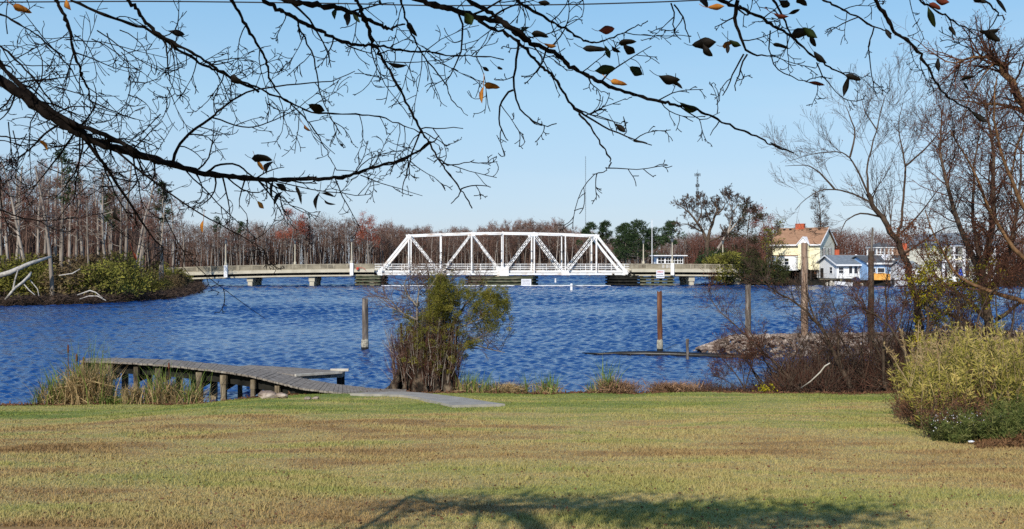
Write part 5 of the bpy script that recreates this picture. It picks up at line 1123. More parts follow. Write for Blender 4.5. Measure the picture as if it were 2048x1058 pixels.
for i, (px, hpx, d, lab) in enumerate([(1560, 190, 26, 'thin bare sapling just left of the pale post foot'), (1640, 150, 26.5, 'thin bare sapling just right of the pale post'), (1665, 110, 25.5, 'short bushy sapling midway between the pale post and the dark pole'), (1720, 210, 27, 'bare sapling touching the left side of the dark pole'), (1790, 260, 27, 'bare sapling between the dark pole and the tall leaning tree'), (1885, 300, 25, 'bare sapling right of the yellow-leaved tree'), (1925, 220, 23, 'bare sapling behind the left end of the cane thicket'), (2000, 330, 24, 'bare sapling behind the cane thicket at far right'), (1530, 110, 25.5, 'low bare sapling at the left end of the thicket')]):
    st = []
    hpx *= .78
    for q in range(3):
        x0 = px + g0.normal() * 6; k_ = g0.normal() * .55 - .15; st.append(([(x0, 775), (x0 + k_ * hpx * .3, 775 - hpx * .35), (x0 + k_ * hpx * .55, 775 - hpx * .7), (x0 + k_ * hpx * .9, 775 - hpx * g0.uniform(.85, 1.05))], .022, .005))
    traced('bare_sapling', lab, 'sapling', (px, 772), d, st, .05, ([4, 4], [40, 40], [.6, .6], .5), 'bark_brown', 'twig_redbrown' if i % 2 else 'twig_brown', 430 + i, .6, 'dry_leaf', 90, .05, per=10, tw=.0028)
# tangle of undergrowth under the saplings
g = np.random.RandomState(88); n = 17000; X = 4.6 + 15 * g.uniform(0, 1, n) ** .9; sy = shore_y(X); Yc = np.where(X < 9, 25.0, 24.6 + (X - 9) * .2); Y = Yc + g.uniform(-.5, 1.7, n) + (X > 8) * g.uniform(0, 5, n)
env = .22 + 1.08 * sstep(5.9, 8.2, X) + .35 * np.sin(X * 2.1) * np.sin(X * .9 + 1)
Z = np.maximum(ground_z(X, Y), 0); A = np.stack([X, Y, Z + g.uniform(0, .6, n) ** 1.4 * env], 1); D = g.normal(size=(n, 3)) * (.55, .45, .95); D[:, 2] = np.abs(D[:, 2]) * .75
for nm_, mt_, sl_, lab_ in (('undergrowth', 'twig_redbrown', slice(0, 9500), 'dark reddish tangle of brambles between lawn and jetty'), ('dead_brambles', 'bark_brown', slice(9500, None), 'grey brown dead brambles mixed through the reddish tangle')):
    a_, d_, e_ = A[sl_], D[sl_], env[sl_][:, None]; m_ = len(a_); b = MB(); mid = a_ + d_ * .35 * e_ + g.normal(size=a_.shape) * .06; B = a_ + d_ * .66 * e_ + g.normal(size=a_.shape) * .1
    b.tubes(np.stack([a_, mid, B], 1), np.stack([np.full(m_, .008), np.full(m_, .005), np.full(m_, .003)], 1), 3)
    A2 = a_[g.randint(0, m_, 12000)] + g.normal(size=(12000, 3)) * .14; A2[:, 2] = np.abs(A2[:, 2]); b.leaves(A2, g.normal(size=A2.shape), .05, .022, g)
    tag(b.build(nm_, M[mt_]), lab_, 'undergrowth', kind='stuff')
tag(MB().tube([P(1602, 776, 24.3), P(1622, 762, 24.1), P(1640, 745, 24), P(1650, 732, 23.9), P(1660, 726, 23.9)], [.01, .015, .018, .018, .015], 7).build('bent_branch', M['rock_pale'], smooth=True), 'pale curved dead branch leaning against the brown thicket', 'branch')
x, y, z = on_lawn(1725, 778); t = MB(); V, Fc = rock(np.random.RandomState(3), np.zeros(3), 1); t.add(V * (.2, .12, .16), Fc); V, Fc = rock(np.random.RandomState(4), np.zeros(3), 1); t.add(V * (.12, .05, .03) + (-.24, 0, -.03), Fc); o = t.build('plastic_bag', M['plastic_bag'], loc=(x, y, z + .10), smooth=True); tag(o, 'crumpled pale plastic bag lying under the thicket', 'bag')
x, y, z = on_lawn(1524, 778); o = MB().leaves(np.array([(0, 0, 0), (.05, .02, .02), (-.04, 0, .03)]), np.array([(1, 0, .3), (-.5, 0, .8), (.3, .3, .5)]), .09, .07, np.random.RandomState(1)).build('litter_scrap', M['plastic_bag'], loc=(x, y, z + .02)); tag(o, 'small white scrap of litter beside the yellow-leaved sprig', 'litter')
x, y, z = on_lawn(1942, 888); V, Fc = rock(np.random.RandomState(8), np.zeros(3), 1); o = MB().add(V * (.05, .04, .025), Fc).build('litter_scrap', M['plastic_bag'], loc=(x, y, z + .03), smooth=True); tag(o, 'white scrap of litter on the grass under the weeds', 'litter')
x, y, z = on_lawn(1530, 776); g = np.random.RandomState(6); t = thing('yellow_sprig', 'small sprig of yellow leaves low at the lawn edge', 'plant', (x, y, z)); A = g.normal(size=(130, 3)) * (.16, .08, .07) + (0, 0, .14)
MB().leaves(A, g.normal(size=A.shape), .06, .035, g).build('leaf', M['yellow_leaf'], t); MB().slivers(np.zeros((12, 3)), A[:12], .01, g).build('stem', M['twig_brown'], t)

# ------------------------------------------------------------------ cane thicket and weeds at the right front
def cane(seed, n, xr, dr, hmin, hmax, per, mat_l, mat_s, name, label, lsize=.09, edge=None):
    g = np.random.RandomState(seed); px = g.uniform(*xr, n); d = g.uniform(*dr, n)
    if edge is not None: k_ = px > edge(d); px, d = px[k_], d[k_]; n = len(px)
    X = (px - 1024) / F * d; Z = np.maximum(ground_z(X, d), .1); H = g.uniform(hmin, hmax, n) * (.72 + .55 * (np.sin(X * 4.3 + 2 * np.sin(d * 1.7)) * np.sin(d * 2.9 + X) * .5 + .5)) * (.75 + .25 * sstep(0, 90, px - (edge(d) if edge is not None else xr[0]))) * (1 + .13 * np.sin(X * 3.1) + .1 * np.sin(d * 2.3 + X))
    A = np.stack([X, d, Z - .03], 1); le = g.normal(size=(n, 2)) * .16
    P3 = np.stack([A, A + np.stack([le[:, 0] * .3, le[:, 1] * .3, H * .5], 1), A + np.stack([le[:, 0], le[:, 1], H], 1)], 1)
    t = thing(name, label, 'bush', (0, 0, 0)); MB().tubes(P3, np.stack([np.full(n, .006), np.full(n, .005), np.full(n, .002)], 1), 3).build('stalk', M[mat_s], t)
    m = n * per; i = np.repeat(np.arange(n), per); f = g.uniform(.12, 1.0, m) ** .8; q = np.where(f[:, None] < .5, P3[i, 0] + (P3[i, 1] - P3[i, 0]) * f[:, None] * 2, P3[i, 1] + (P3[i, 2] - P3[i, 1]) * (f[:, None] * 2 - 1))
    D = g.normal(size=(m, 3)); D[:, 2] = np.abs(D[:, 2]) * .8 + .15
    MB().leaves(q + g.normal(size=q.shape) * .015, D, g.uniform(.5, 1.3, m) * lsize, lsize * .17, g).build('leaf', M[mat_l], t); return t
ed = lambda d: 1800 + np.abs(d - 16.5) * 12
cane(501, 1250, (1790, 2330), (13.0, 20.5), .74, 1.20, 46, 'cane_leaf', 'cane_stalk', 'cane_thicket', 'dense thicket of yellow-green cane with tan tips at the right', .12, ed)
cane(502, 900, (1770, 1990), (12.3, 19.5), .3, .75, 34, 'leaflitter', 'twig_brown', 'brown_bush', 'low dead brown bush at the foot of the cane thicket', .06, lambda d: 1785 + np.abs(d - 16) * 16)
cane(503, 520, (1840, 2300), (11.7, 13.8), .14, .50, 60, 'weed_green', 'weed_green', 'weed_patch', 'fresh green weeds in front of the cane thicket', .075, lambda d: 1868 + np.abs(d - 12.6) * 30)
g = np.random.RandomState(509); n = 230; px = g.uniform(1815, 2300, n); d = g.uniform(13.6, 20, n); X = (px - 1024) / F * d; A = np.stack([X, d, ground_z(X, d) + .55], 1)
pl = thing('dry_plumes', 'tan dead plumes sticking up out of the cane thicket', 'grass', (0, 0, 0)); B = A + np.stack([g.normal(size=n) * .16, g.normal(size=n) * .16, g.uniform(.35, .95, n)], 1)
MB().tubes(np.stack([A, (A + B) / 2 + g.normal(size=A.shape) * .02, B], 1), np.tile([[.006, .005, .003]], (n, 1)), 3).build('stalk', M['cane_stalk'], pl); i = np.repeat(np.arange(n), 26)
MB().leaves(B[i] - (B[i] - A[i]) * g.uniform(0, .4, (len(i), 1)), g.normal(size=(len(i), 3)) * .5 + (0, 0, .5), .07, .014, g).build('plume', M['reed_dry'], pl)
t = cane(504, 260, (1862, 2010), (11.9, 12.8), .14, .30, 26, 'shrub_dark', 'weed_green', 'flowering_weeds', 'low dark weeds dotted with tiny pale flowers', .05, None)
g = np.random.RandomState(505); px = g.uniform(1862, 2010, 420); d = g.uniform(11.9, 12.8, 420); X = (px - 1024) / F * d; A = np.stack([X, d, ground_z(X, d) + g.uniform(.1, .3, 420)], 1)
MB().leaves(A[::2], g.normal(size=A[::2].shape), .016, .014, g).build('petal', M['petal'], t)
g = np.random.RandomState(506); n = 4200; px = g.uniform(1950, 2190, n); d = g.uniform(11.15, 12.1, n); X = (px - 1024) / F * d; A = np.stack([X, d, ground_z(X, d) + g.uniform(0, .13, n) * np.clip((px - 1950) / 90, 0, 1) * (.5 + .5 * np.sin(X * 9) * np.sin(d * 11))], 1)
tag(MB().leaves(A, g.normal(size=A.shape), .06, .014, g).build('dead_fern_heap', M['fern']), 'low heap of rust-brown dead leaves at the right edge', 'leaf heap', kind='stuff')

# ------------------------------------------------------------------ the overhanging tree in front
ov = thing('overhanging_tree', 'dark leafless branches hanging down across the top of the view', 'tree', (-2.6, -2.4, 2.1))
O = np.array(ov.location); g = np.random.RandomState(99)
T3 = lambda x, y, d: P(x, y, d) - O
def smooth_line(pts, per=4):
    n = len(pts); tt = np.linspace(0, n - 1, (n - 1) * per + 1); q = np.stack([np.interp(tt, range(n), pts[:, k]) for k in range(3)], 1)
    for _ in range(2): s_ = q.copy(); s_[1:-1] = (q[:-2] + 2 * q[1:-1] + q[2:]) / 4; q = s_
    return q
trunkp = np.array([(0, 0, -.4), (.02, .05, 1.0), (.1, .05, 2.4), (.2, .1, 3.6), (.3, .05, 4.6), (.35, 0, 5.6)])
MB().tube(trunkp, [.36, .27, .24, .20, .14, .05], 14, False).build('trunk', M['bark_shaded'], ov, smooth=True)
# limbs: (start on trunk height, photo points, depth start, depth end, radius px start, end)
LM = [
 (1.6, [(-60, 130), (0, 158), (50, 195), (90, 225), (130, 252), (165, 268), (200, 288), (250, 303), (300, 317), (345, 328), (400, 345), (450, 352), (490, 356), (545, 361), (600, 358), (660, 357), (700, 352), (745, 335), (800, 322), (860, 290), (878, 270)], 4.0, 4.3, 15, 2, 1),
 (2.4, [(-60, 60), (0, 130), (60, 190), (140, 246), (190, 262), (240, 283), (290, 315), (345, 330)], 4.05, 4.0, 9, 5, 1),
 (3.4, [(100, -40), (140, 0), (230, 38), (300, 60), (350, 95), (400, 125), (430, 140), (475, 160), (520, 178), (570, 200), (620, 225), (700, 228), (760, 232), (820, 255), (860, 272), (895, 291)], 3.6, 4.2, 5, 1.3, 1),
 (3.4, [(220, -50), (255, 0), (275, 20), (290, 44), (324, 74), (373, 98), (418, 125), (450, 150), (520, 183)], 3.5, 3.7, 6, 3, 1),
 (3.8, [(480, -40), (525, 0), (554, 17), (579, 29), (608, 46), (633, 58), (658, 71), (691, 85), (716, 89), (741, 89), (774, 94), (816, 102), (849, 102), (891, 110), (949, 112), (1005, 118)], 3.3, 3.6, 7, 1.4, 1),
 (3.8, [(530, -25), (566, 0), (608, 6), (649, 12), (691, 19), (720, 31), (745, 44), (768, 54), (780, 60), (791, 50), (810, 49)], 3.1, 3.3, 9, 2, 1),
 (4.4, [(790, -25), (837, 0), (878, 12), (920, 23), (963, 37), (1005, 44), (1025, 58), (1046, 79), (1075, 91), (1113, 108), (1134, 129), (1167, 148), (1196, 162), (1233, 179), (1275, 191), (1321, 204), (1358, 210), (1396, 220), (1433, 239), (1480, 260), (1520, 276), (1560, 296), (1586, 303)], 2.9, 3.3, 8, 1.6, 1),
 (4.4, [(900, -40), (925, -10), (959, 15), (988, 32), (1017, 48), (1060, 80)], 3.0, 3.0, 6, 4, 1),
 (4.4, [(860, 10), (880, 14), (934, 28), (980, 54), (1017, 71), (1046, 91), (1067, 116), (1092, 141), (1109, 154), (1129, 191), (1150, 220), (1171, 241), (1188, 266), (1208, 299), (1225, 322), (1213, 343), (1186, 348)], 2.95, 3.1, 5, 1.2, 0),
 (5.0, [(1000, -40), (1034, 0), (1063, 21), (1100, 42), (1129, 58), (1163, 79), (1184, 87), (1208, 81), (1242, 67), (1279, 50), (1297, 42)], 3.1, 3.4, 4.5, 1, 1),
 (5.0, [(1380, -35), (1436, 0), (1478, 13), (1512, 30), (1542, 47), (1572, 66), (1595, 83), (1621, 108), (1659, 134), (1690, 151), (1712, 156)], 3.0, 3.4, 5, 1.3, 1),
 (5.4, [(1735, -40), (1752, 0), (1769, 30), (1788, 64), (1814, 79), (1841, 110), (1860, 140), (1879, 178), (1905, 200), (1935, 216), (1966, 236)], 3.4, 3.9, 6, 1.8, 1),
 (5.4, [(1600, -30), (1648, 0), (1678, 15), (1716, 34), (1746, 53), (1784, 66)], 3.4, 3.5, 3, 2, 1),
 (5.4, [(1800, -25), (1837, 0), (1867, 19), (1894, 34), (1924, 55), (1950, 59)], 2.9, 3.1, 3, 1.2, 1),
 (5.4, [(1930, -30), (1965, 0), (1985, 14), (2010, 38)], 2.9, 3.0, 3, 1.2, 1),
 (3.6, [(95, -40), (113, 0), (130, 34), (140, 64), (147, 103), (160, 138), (165, 157), (177, 177), (182, 203)], 3.8, 4.0, 6, 2, 1),
 (3.6, [(430, -30), (464, 0), (483, 37), (496, 58), (516, 91), (533, 121), (537, 154), (554, 183), (579, 204), (608, 233), (633, 266), (658, 312), (674, 341)], 3.4, 3.9, 4.5, 1, 1),
 (4.0, [(700, -30), (714, 0), (722, 25), (737, 58), (745, 87), (762, 112), (778, 141), (799, 179), (820, 216), (841, 258), (857, 283), (878, 320), (899, 349), (922, 378), (945, 416)], 3.2, 3.4, 5.5, 1.5, 1),
 (4.2, [(795, -30), (801, 0), (812, 42), (828, 75), (841, 104), (866, 137), (891, 166), (903, 200), (934, 231)], 3.4, 3.6, 3.5, 1, 1),
 (2.4, [(-50, 15), (0, 27), (60, 60), (110, 100), (150, 150), (170, 200)], 3.6, 3.7, 3.5, 1.2, 1),
 (2.4, [(-50, 60), (0, 90), (40, 125), (100, 200), (125, 245)], 4.0, 4.1, 4, 1.5, 1),
 (1.6, [(-50, 255), (0, 272), (60, 280), (110, 292), (165, 300)], 4.2, 4.2, 2.5, 1, 1),
 (1.4, [(-50, 400), (0, 420), (50, 438), (100, 441), (150, 435), (215, 425)], 4.2, 4.3, 3, 1, 1),
]
TW = [  # twigs traced from the photo that leave a limb: points, depth, radius px
 ([(345, 328), (352, 300), (375, 268), (425, 235), (440, 218), (480, 190), (520, 175), (600, 168), (665, 162), (710, 142)], 4.0, 4, 1),
 ([(425, 235), (470, 252), (510, 255), (550, 240), (600, 215), (640, 178)], 4.0, 2, .8),
 ([(327, 70), (334, 98), (335, 147), (344, 172), (354, 192)], 3.6, 2.2, .8), ([(595, 50), (616, 87), (633, 133), (637, 175), (649, 208), (666, 245), (683, 270)], 3.4, 2, .8),
 ([(922, 378), (941, 370), (976, 372)], 3.4, 1.6, .9), ([(922, 378), (918, 393), (901, 407)], 3.4, 1.6, .8), ([(878, 320), (895, 331), (932, 326), (949, 319)], 3.3, 1.5, .8), ([(841, 258), (870, 256), (926, 258)], 3.3, 1.4, .8),
 ([(841, 258), (824, 308), (810, 353), (805, 387)], 3.3, 1.8, .8), ([(857, 283), (832, 306), (800, 324), (745, 335)], 3.6, 1.8, 1.5),
 ([(1150, 220), (1204, 254), (1254, 274), (1304, 289)], 3.1, 2, .9), ([(1150, 220), (1179, 227), (1233, 245)], 3.1, 1.5, .8),
 ([(1038, 79), (1034, 116), (1025, 179), (1036, 208), (1055, 237), (1088, 252), (1113, 249)], 3.0, 2.4, .9), ([(1025, 179), (1000, 200), (996, 237), (1005, 268), (1017, 281)], 3.0, 2, .9),
 ([(1476, 0), (1468, 38), (1482, 76), (1489, 100), (1512, 110), (1546, 112)], 3.0, 4, 1), ([(1342, 5), (1349, 23), (1345, 60), (1362, 80)], 2.9, 1.5, .8), ([(1349, 10), (1368, 34), (1370, 57), (1381, 83)], 2.9, 1.5, .8),
 ([(1546, 0), (1561, 23), (1572, 53), (1590, 80)], 3.1, 2.5, 1.5), ([(1633, 125), (1652, 163), (1682, 193)], 3.2, 1.4, .7), ([(1540, 60), (1538, 117), (1565, 151), (1614, 163), (1640, 170)], 3.2, 1.4, .7),
 ([(165, 270), (210, 330), (250, 390), (280, 440), (310, 480), (328, 498)], 4.1, 5, 1.5), ([(185, 285), (215, 350), (235, 400), (270, 450)], 4.1, 3, 1), ([(230, 300), (290, 350), (350, 395), (420, 440), (480, 470), (530, 500)], 4.0, 3, 1),
 ([(160, 262), (158, 340), (145, 410)], 4.2, 2.5, 1), ([(150, 265), (120, 310), (90, 345), (50, 400)], 4.2, 3, 1), ([(370, 340), (420, 390), (470, 440), (520, 482)], 4.1, 2, .8), ([(328, 498), (300, 520), (290, 545)], 4.1, 1.3, .8),
 ([(330, 430), (360, 500), (405, 545), (450, 580), (530, 638)], 4.1, 1.4, .7), ([(490, 356), (480, 390), (478, 418)], 4.2, 2.4, .8), ([(410, 348), (440, 325), (480, 330), (500, 352), (560, 390), (590, 420), (640, 435)], 4.0, 3, .8),
 ([(545, 361), (620, 380), (720, 392), (745, 388)], 4.2, 1.6, .8), ([(125, 245), (90, 265), (60, 300), (20, 330)], 4.1, 3, 1), ([(100, 235), (140, 210), (200, 215), (270, 240)], 4.1, 2, .8), ([(60, 200), (90, 160), (80, 100), (50, 60)], 4.0, 2, .8), ([(182, 203), (230, 225), (290, 243)], 4.0, 2, .8),
 ([(147, 103), (135, 150), (128, 180)], 4.0, 2, .7), ([(720, 350), (780, 372), (845, 392)], 4.2, 1.4, .7), ([(1358, 210), (1400, 245), (1440, 225)], 3.3, 1.4, .7), ([(1440, 243), (1420, 270)], 3.3, 1.2, .7), ([(1541, 285), (1575, 300)], 3.3, 1, .7),
 ([(1489, 108), (1465, 150), (1447, 190)], 3.0, 1.6, .9), ([(1493, 110), (1475, 150), (1470, 182)], 3.0, 1.6, .9), ([(1748, 55), (1735, 90), (1742, 130), (1748, 185)], 3.5, 1.5, .9), ([(1716, 34), (1670, 55), (1655, 66)], 3.4, 1.3, .8)]
G = Grow(g, [4, 1], [42, 40], [.42, .5], [.7, .8], .20, -.02, rmin=.0013, npt=7, curl=.17)
subs = []
def spawn(pts, rad, dens, Ls):
    L = np.linalg.norm(np.diff(pts, axis=0), axis=1).sum(); n = int(L * dens)
    for _ in range(n):
        f = g.uniform(.06, 1) * (len(pts) - 1); i = min(int(f), len(pts) - 2); q = pts[i] + (pts[i + 1] - pts[i]) * (f - i); wx = (q + O); 
        tg = pts[i + 1] - pts[i]; tg /= np.linalg.norm(tg) + 1e-9; nrm = np.cross(tg, (0, 1, 0)); nrm /= np.linalg.norm(nrm) + 1e-9
        dd = tg * .75 + nrm * g.choice([-1, 1]) * g.uniform(.5, 1.2) + np.array((0, g.normal() * .35, 0)); pxx = 1024 + wx[0] / wx[1] * F; 
        lf = 1.0 if pxx < 520 else .8
        G.run(q, dd, Ls * g.uniform(.35, 1.4) * lf, max(.0019, min(.004, rad[i] * .45)))
bm = {}
for h0, pts_px, d0, d1, ra, rb, root in LM:
    m_ = len(pts_px); pts = np.array([T3(x, y, d0 + (d1 - d0) * i / (m_ - 1)) for i, (x, y) in enumerate(pts_px)]); pts = smooth_line(pts, 5); pts += g.normal(size=pts.shape) * .0022
    rad = np.linspace(ra * (.92 if ra > 12 else .78), rb * .9, len(pts)) / F * 3.2; rad = rad * (1 + .10 * np.sin(np.arange(len(pts)) * 1.7) + .13 * g.normal(size=len(pts))); b = MB()
    if root:
        s0 = np.array([np.interp(h0, trunkp[:, 2], trunkp[:, k]) for k in range(3)]); e = pts[0]; mm = (s0 + e) / 2 + np.array((0, -.15, .25)); join = smooth_line(np.array([s0, s0 * .7 + mm * .3 + (0, 0, .05), mm, e * .75 + mm * .25, e]), 3)
        r_ = np.linspace(max(.02, rad[0] * 1.25), rad[0], len(join)); full = np.concatenate([join[:-1], pts]); fr = np.concatenate([r_[:-1], rad])
    else: full, fr = pts, rad
    b.tube(full, fr, 8, False); b.build('branch', M['bark_shaded'], ov, smooth=True)
    spawn(pts, rad, 12 if pts_px[0][0] < 500 else 7.5, .24)
for pts_px, d, ra, rb in TW:
    m_ = len(pts_px); pts = smooth_line(np.array([T3(x, y, d + .02 * i) for i, (x, y) in enumerate(pts_px)]), 3); pts += g.normal(size=pts.shape) * .0015; rad = np.linspace(ra, rb, len(pts)) / F * 3.4
    b = MB().tube(pts, rad, 6, False); b.build('branch', M['bark_shaded'], ov, smooth=True); spawn(pts, rad, 13, .14)
# dense fan of fine twigs hanging in the left part
for _ in range(60):
    q = T3(g.uniform(-40, 340), g.uniform(60, 400), g.uniform(3.9, 4.6)); dd = g.normal(size=3) * (.8, .3, .7) + (.3, 0, -.2); G.run(q, dd, g.uniform(.15, .42), .0026)
b = MB(); [emit(b, l, 4) for l in G.lines]; b.build('twig', M['bark_shaded'], ov)
# leaves: px, py, length px, angle (deg, image), width ratio, kind
LV = [(45, 18, 40, 20, .35, 'o'), (137, 10, 28, 60, .4, 'o'), (352, 66, 40, 15, .28, 'd'), (475, 158, 26, 30, .6, 'd'), (633, 216, 34, 20, .55, 'd'), (793, 128, 40, 8, .22, 'd'), (694, 38, 30, 80, .5, 'd'), (672, 28, 26, 100, .35, 'g'), (712, 36, 24, 50, .3, 'g'),
 (825, 58, 34, 55, .3, 'd'), (937, 38, 26, 60, .8, 'g'), (763, 4, 16, 70, .4, 'd'), (984, 172, 34, 12, .38, 'o'), (965, 190, 34, 95, .22, 'o'), (971, 138, 16, 30, .4, 'd'), (1000, 136, 12, 20, .4, 'd'), (1088, 6, 24, 5, .4, 'd'),
 (1050, 62, 30, 140, .35, 'g'), (1080, 70, 36, 15, .35, 'd'), (1100, 90, 26, 10, .25, 'o'), (1213, 60, 36, -12, .42, 'r'), (1190, 97, 50, 2, .22, 'd'), (1214, 104, 30, 70, .3, 'g'), (1232, 98, 24, 40, .3, 'd'), (1255, 84, 36, -5, .35, 'd'), (1258, 98, 30, 30, .5, 'd'),
 (1210, 140, 44, -10, .4, 'g'), (1238, 165, 34, 15, .3, 'o'), (1272, 142, 32, 35, .5, 'g'), (1338, 156, 44, 12, .42, 'd'), (1355, 170, 26, 30, .3, 'd'), (1378, 212, 44, 15, .3, 'g'), (1241, 256, 26, 40, .4, 'd'), (1280, 283, 30, 12, .14, 'd'),
 (1408, 88, 48, -5, .42, 'd'), (1415, 100, 32, 50, .4, 'd'), (1455, 88, 26, -25, .45, 'o'), (1470, 86, 26, 25, .4, 'g'), (1455, 96, 24, 95, .3, 'd'), (1410, 6, 24, 60, .5, 'd'), (1432, 14, 34, -5, .3, 'o'), (1568, 6, 28, 20, .5, 'd'), (1604, 4, 26, 30, .5, 'd'), (1562, 30, 30, 15, .25, 'r'), (1588, 24, 24, -20, .3, 'd'),
 (1603, 64, 40, -10, .45, 'd'), (1620, 66, 38, 30, .35, 'g'), (1625, 80, 30, 60, .3, 'd'), (1562, 92, 34, 18, .22, 'd'), (1640, 115, 36, 50, .3, 'd'), (1632, 168, 34, 12, .2, 'r'), (1706, 154, 36, 15, .28, 'd'), (1692, 172, 42, 100, .22, 'd'),
 (1862, 34, 44, 70, .25, 'g'), (1905, 62, 24, 65, .3, 'd'), (1978, 60, 40, -2, .3, 'd'), (1982, 72, 44, 30, .3, 'd'), (1870, 12, 30, 20, .3, 'r'), (1885, 3, 30, 5, .4, 'r'), (2000, 10, 40, 60, .15, 'd'), (1960, 2, 26, 20, .3, 'd'), (1877, 130, 28, 88, .3, 'd'), (1935, 158, 40, -18, .2, 'd'), (1932, 172, 20, 50, .2, 'd'), (1958, 234, 40, 38, .22, 'd'), (1776, 68, 26, 70, .3, 'd'),
 (524, 318, 44, 5, .35, 'd'), (540, 336, 30, 120, .5, 'd'), (520, 330, 26, 60, .4, 'o'), (546, 380, 34, 92, .22, 'd'), (562, 374, 28, 30, .4, 'd'), (557, 396, 32, 120, .26, 'd'), (598, 390, 38, 75, .2, 'd'), (636, 402, 38, 105, .25, 'd'), (655, 390, 28, 15, .25, 'd'), (660, 404, 26, 20, .2, 'd'), (521, 410, 22, 45, .4, 'o'), (406, 452, 26, 95, .25, 'o'), (88, 290, 22, 60, .4, 'o'), (237, 430, 30, 70, .35, 'd'), (270, 512, 18, 60, .5, 'r'), (615, 256, 20, 40, .35, 'o')]
LSC = 1.02
col = {'d': pm('leaf_silhouette', [(.003, .003, .002), (.014, .010, .007)], 30, .7, spec=.15), 'g': pm('leaf_green', [(.006, .010, .004), (.035, .06, .012)], 14, .6, spec=.2, trans=.3), 'o': pm('leaf_orange', [(.05, .02, .01), (.45, .17, .03), (.6, .3, .06)], 20, .7, spec=.1, trans=.3), 'r': pm('leaf_red', [(.04, .015, .012), (.28, .06, .03)], 20, .7, spec=.1, trans=.3)}  # darkest leaves carry their unlit silhouette as near-black colour
SKIP = []
for q, (px, py, L, an, wr, kd) in enumerate(LV):
    d = 3.0 + .3 * sin(q * 2.3) if px > 700 else 3.7 + .3 * sin(q * 1.7); a = radians(an); ln = L / F * d * LSC; w = ln * wr
    dirv = np.array((cos(a), .35 * sin(q * 5.1), -sin(a))); dirv /= np.linalg.norm(dirv); nr = np.array((sin(a), -.55 + .3 * sin(q), cos(a))); nr -= dirv * np.dot(nr, dirv); nr /= np.linalg.norm(nr); bn = np.cross(dirv, nr)
    c0 = T3(px, py, d) - dirv * ln / 2; V = []; m_ = 7
    for i in range(m_ + 1):
        u_ = i / m_; ww = w * .54 * (sin(pi * u_ ** (.7 + .3 * (q % 3))) ** .8) * (1 + .14 * sin(9 * u_ + q * 2.1)) + .0004; c = c0 + dirv * ln * u_ + bn * ln * (.08 + .05 * (q % 4)) * sin(pi * u_) * (1 if q % 2 else -1) + nr * ln * .08 * (u_ - .5) ** 2 * (1 if q % 3 else -1)
        V += [c + nr * ww + bn * ww * .35, c, c - nr * ww + bn * ww * .35, c - bn * .0008]
    Fc = []
    for i in range(m_): a_ = i * 4; Fc += [(a_, a_ + 1, a_ + 5, a_ + 4), (a_ + 1, a_ + 2, a_ + 6, a_ + 5), (a_ + 4, a_ + 7, a_ + 3, a_), (a_ + 2, a_ + 3, a_ + 7, a_ + 6)]
    lb = MB().add(V, Fc); lb.tube(np.array([c0, c0 - dirv * .012 + (0, 0, .004), c0 - dirv * .024 + (0, 0, .012)]), .0009, 4)
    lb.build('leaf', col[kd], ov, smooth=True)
# leafy bough of the same tree further up, out of the picture; the sun throws it on the near lawn
g = np.random.RandomState(123); b = MB(); lv = MB(); gx = lambda px, py: np.array(on_lawn(px, py))
for (px, py, w_, n_) in ((1010, 1004, .45, 120), (860, 1018, .3, 45), (1150, 1000, .45, 120), (1230, 1018, .55, 190), (1340, 1035, .55, 170), (1440, 1018, .55, 130), (1560, 1030, .55, 170), (1660, 1038, .45, 120), (1290, 1012, .3, 30), (780, 1050, .3, 40), (1470, 1040, .55, 170), (1720, 1022, .3, 30)):
    c = gx(px, py) + np.array(sdir) * 7.6 - O; A = c + g.normal(size=(n_, 3)) * (w_ * .6, w_ * .3, w_ * .2); lv.leaves(A, g.normal(size=A.shape), .13, .05, g)
c0 = gx(900, 1015) + np.array(sdir) * 7.6 - O; c1 = gx(1700, 1035) + np.array(sdir) * 7.6 - O; s0 = np.array((.3, .05, 4.8))
b.tube(smooth_line(np.array([s0, s0 * .4 + c0 * .6 + (0, 0, .4), c0, (c0 + c1) / 2 + (0, 0, .05), c1]), 5), np.linspace(.09, .012, 21), 7); b.build('branch', M['bark_shaded'], ov, smooth=True); lv.build('leaf_cluster', M['shrub_dark'], ov)
# overhead cable
A = T3(0, 0, 1) * 0; L_ = [P(-200, 6, 9), P(300, 2, 9), P(690, 7, 9), P(870, 11.5, 9), P(1000, 11, 9), P(1170, 8.5, 9), P(1320, 4, 9), P(1470, -3, 9), P(2200, -60, 9)]
tag(MB().tube(smooth_line(np.array(L_), 5), .006, 6).build('overhead_cable', M['cable'], smooth=True), 'thin black cable crossing behind the top branches', 'cable')

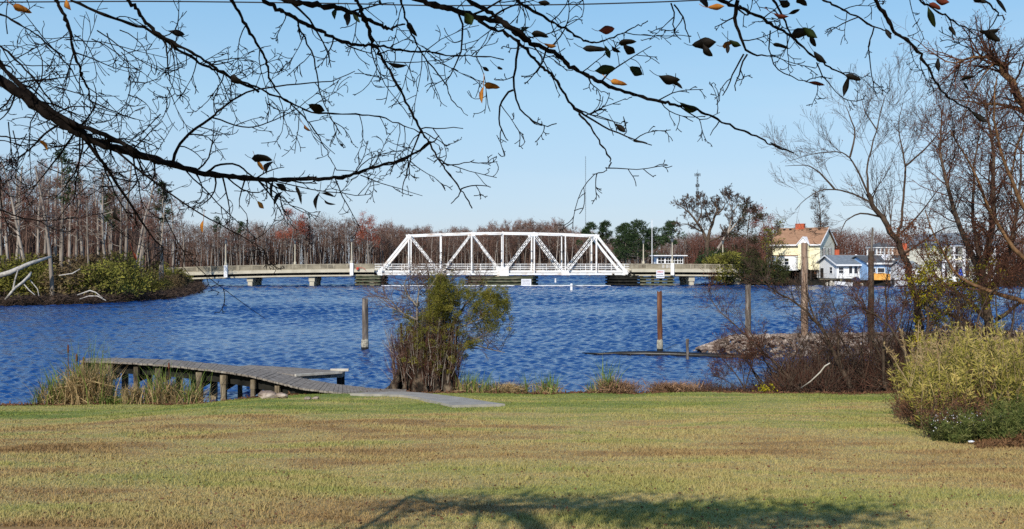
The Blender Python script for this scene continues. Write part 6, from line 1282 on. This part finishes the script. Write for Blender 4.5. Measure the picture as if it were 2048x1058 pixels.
# ------------------------------------------------------------------ grass blades and fallen leaves on the lawn
g = np.random.RandomState(17); n = 420000
d = 5.6 * (25.0 / 5.6) ** (g.uniform(0, 1, n) ** 1.0); X = g.uniform(-.60, .60, n) * d; k_ = d < shore_y(X) - .15; X, d = X[k_], d[k_]; n = len(X)
on = (X > -3.6) & (X < .2) & (d > 18.2) & (d < 23.2) & (np.abs((X + 1.7) * .98 + (d - 20.6) * .62) < .95)
Z = ground_z(X, d); h = g.uniform(.012, .030, n) * (.8 + .5 * (np.sin(X * 1.9 + d) * np.sin(d * 1.3) > .3)); wd = .0022 + .00035 * d
pth = np.array([on_lawn(*p)[:2] for p in nearE] + [on_lawn(*p)[:2] for p in farE[::-1]])
def inside(px_, py_, poly):
    c = np.zeros(len(px_), bool); j = len(poly) - 1
    for i in range(len(poly)):
        xi, yi = poly[i]; xj, yj = poly[j]; c ^= ((yi > py_) != (yj > py_)) & (px_ < (xj - xi) * (py_ - yi) / (yj - yi + 1e-12) + xi); j = i
    return c
keep = ~inside(X, d, pth); X, d, Z, h, wd = X[keep], d[keep], Z[keep], h[keep], wd[keep]; n = len(X)
A = np.stack([X, d, Z - .004], 1); an = g.uniform(0, 2 * pi, n); U = np.stack([np.cos(an), np.sin(an), 0 * an], 1) * wd[:, None]; B = A + np.stack([g.normal(size=n) * .5 * h, g.normal(size=n) * .5 * h, h], 1)
b = MB(); b.add(np.stack([A - U, A + U, B], 1).reshape(-1, 3), np.arange(n * 3).reshape(-1, 3))
m = 320; td = 5.6 * (23.5 / 5.6) ** g.uniform(0, 1, m); tx = g.uniform(-.58, .58, m) * td; i = np.repeat(np.arange(m), 34); X = tx[i] + g.normal(size=len(i)) * .035 * (1 + (i % 4)); d = td[i] + g.normal(size=len(i)) * .04 * (1 + (i % 3)); kk = (d < shore_y(X) - .3) & ~inside(X, d, pth); X, d = X[kk], d[kk]; n = len(X)
A = np.stack([X, d, ground_z(X, d) - .005], 1); b.blades(A, g.uniform(.03, .075, n), g.normal(size=(n, 2)) * .02, g.uniform(.004, .008, n) * (1 + d / 18), g, 2); tag(b.build('grass', M['grass']), 'short half-dormant lawn grass', 'grass', kind='stuff')
n = 2400; d = 5.6 * (24.0 / 5.6) ** g.uniform(0, 1, n); X = g.uniform(-.58, .58, n) * d; D = g.normal(size=(n, 3)) * (1, 1, .25)
tag(MB().leaves(np.stack([X, d, ground_z(X, d) + .025], 1), D, g.uniform(.018, .036, n), .016, g).build('fallen_leaves', M['leaflitter']), 'small brown leaves scattered over the lawn', 'leaves', kind='stuff')
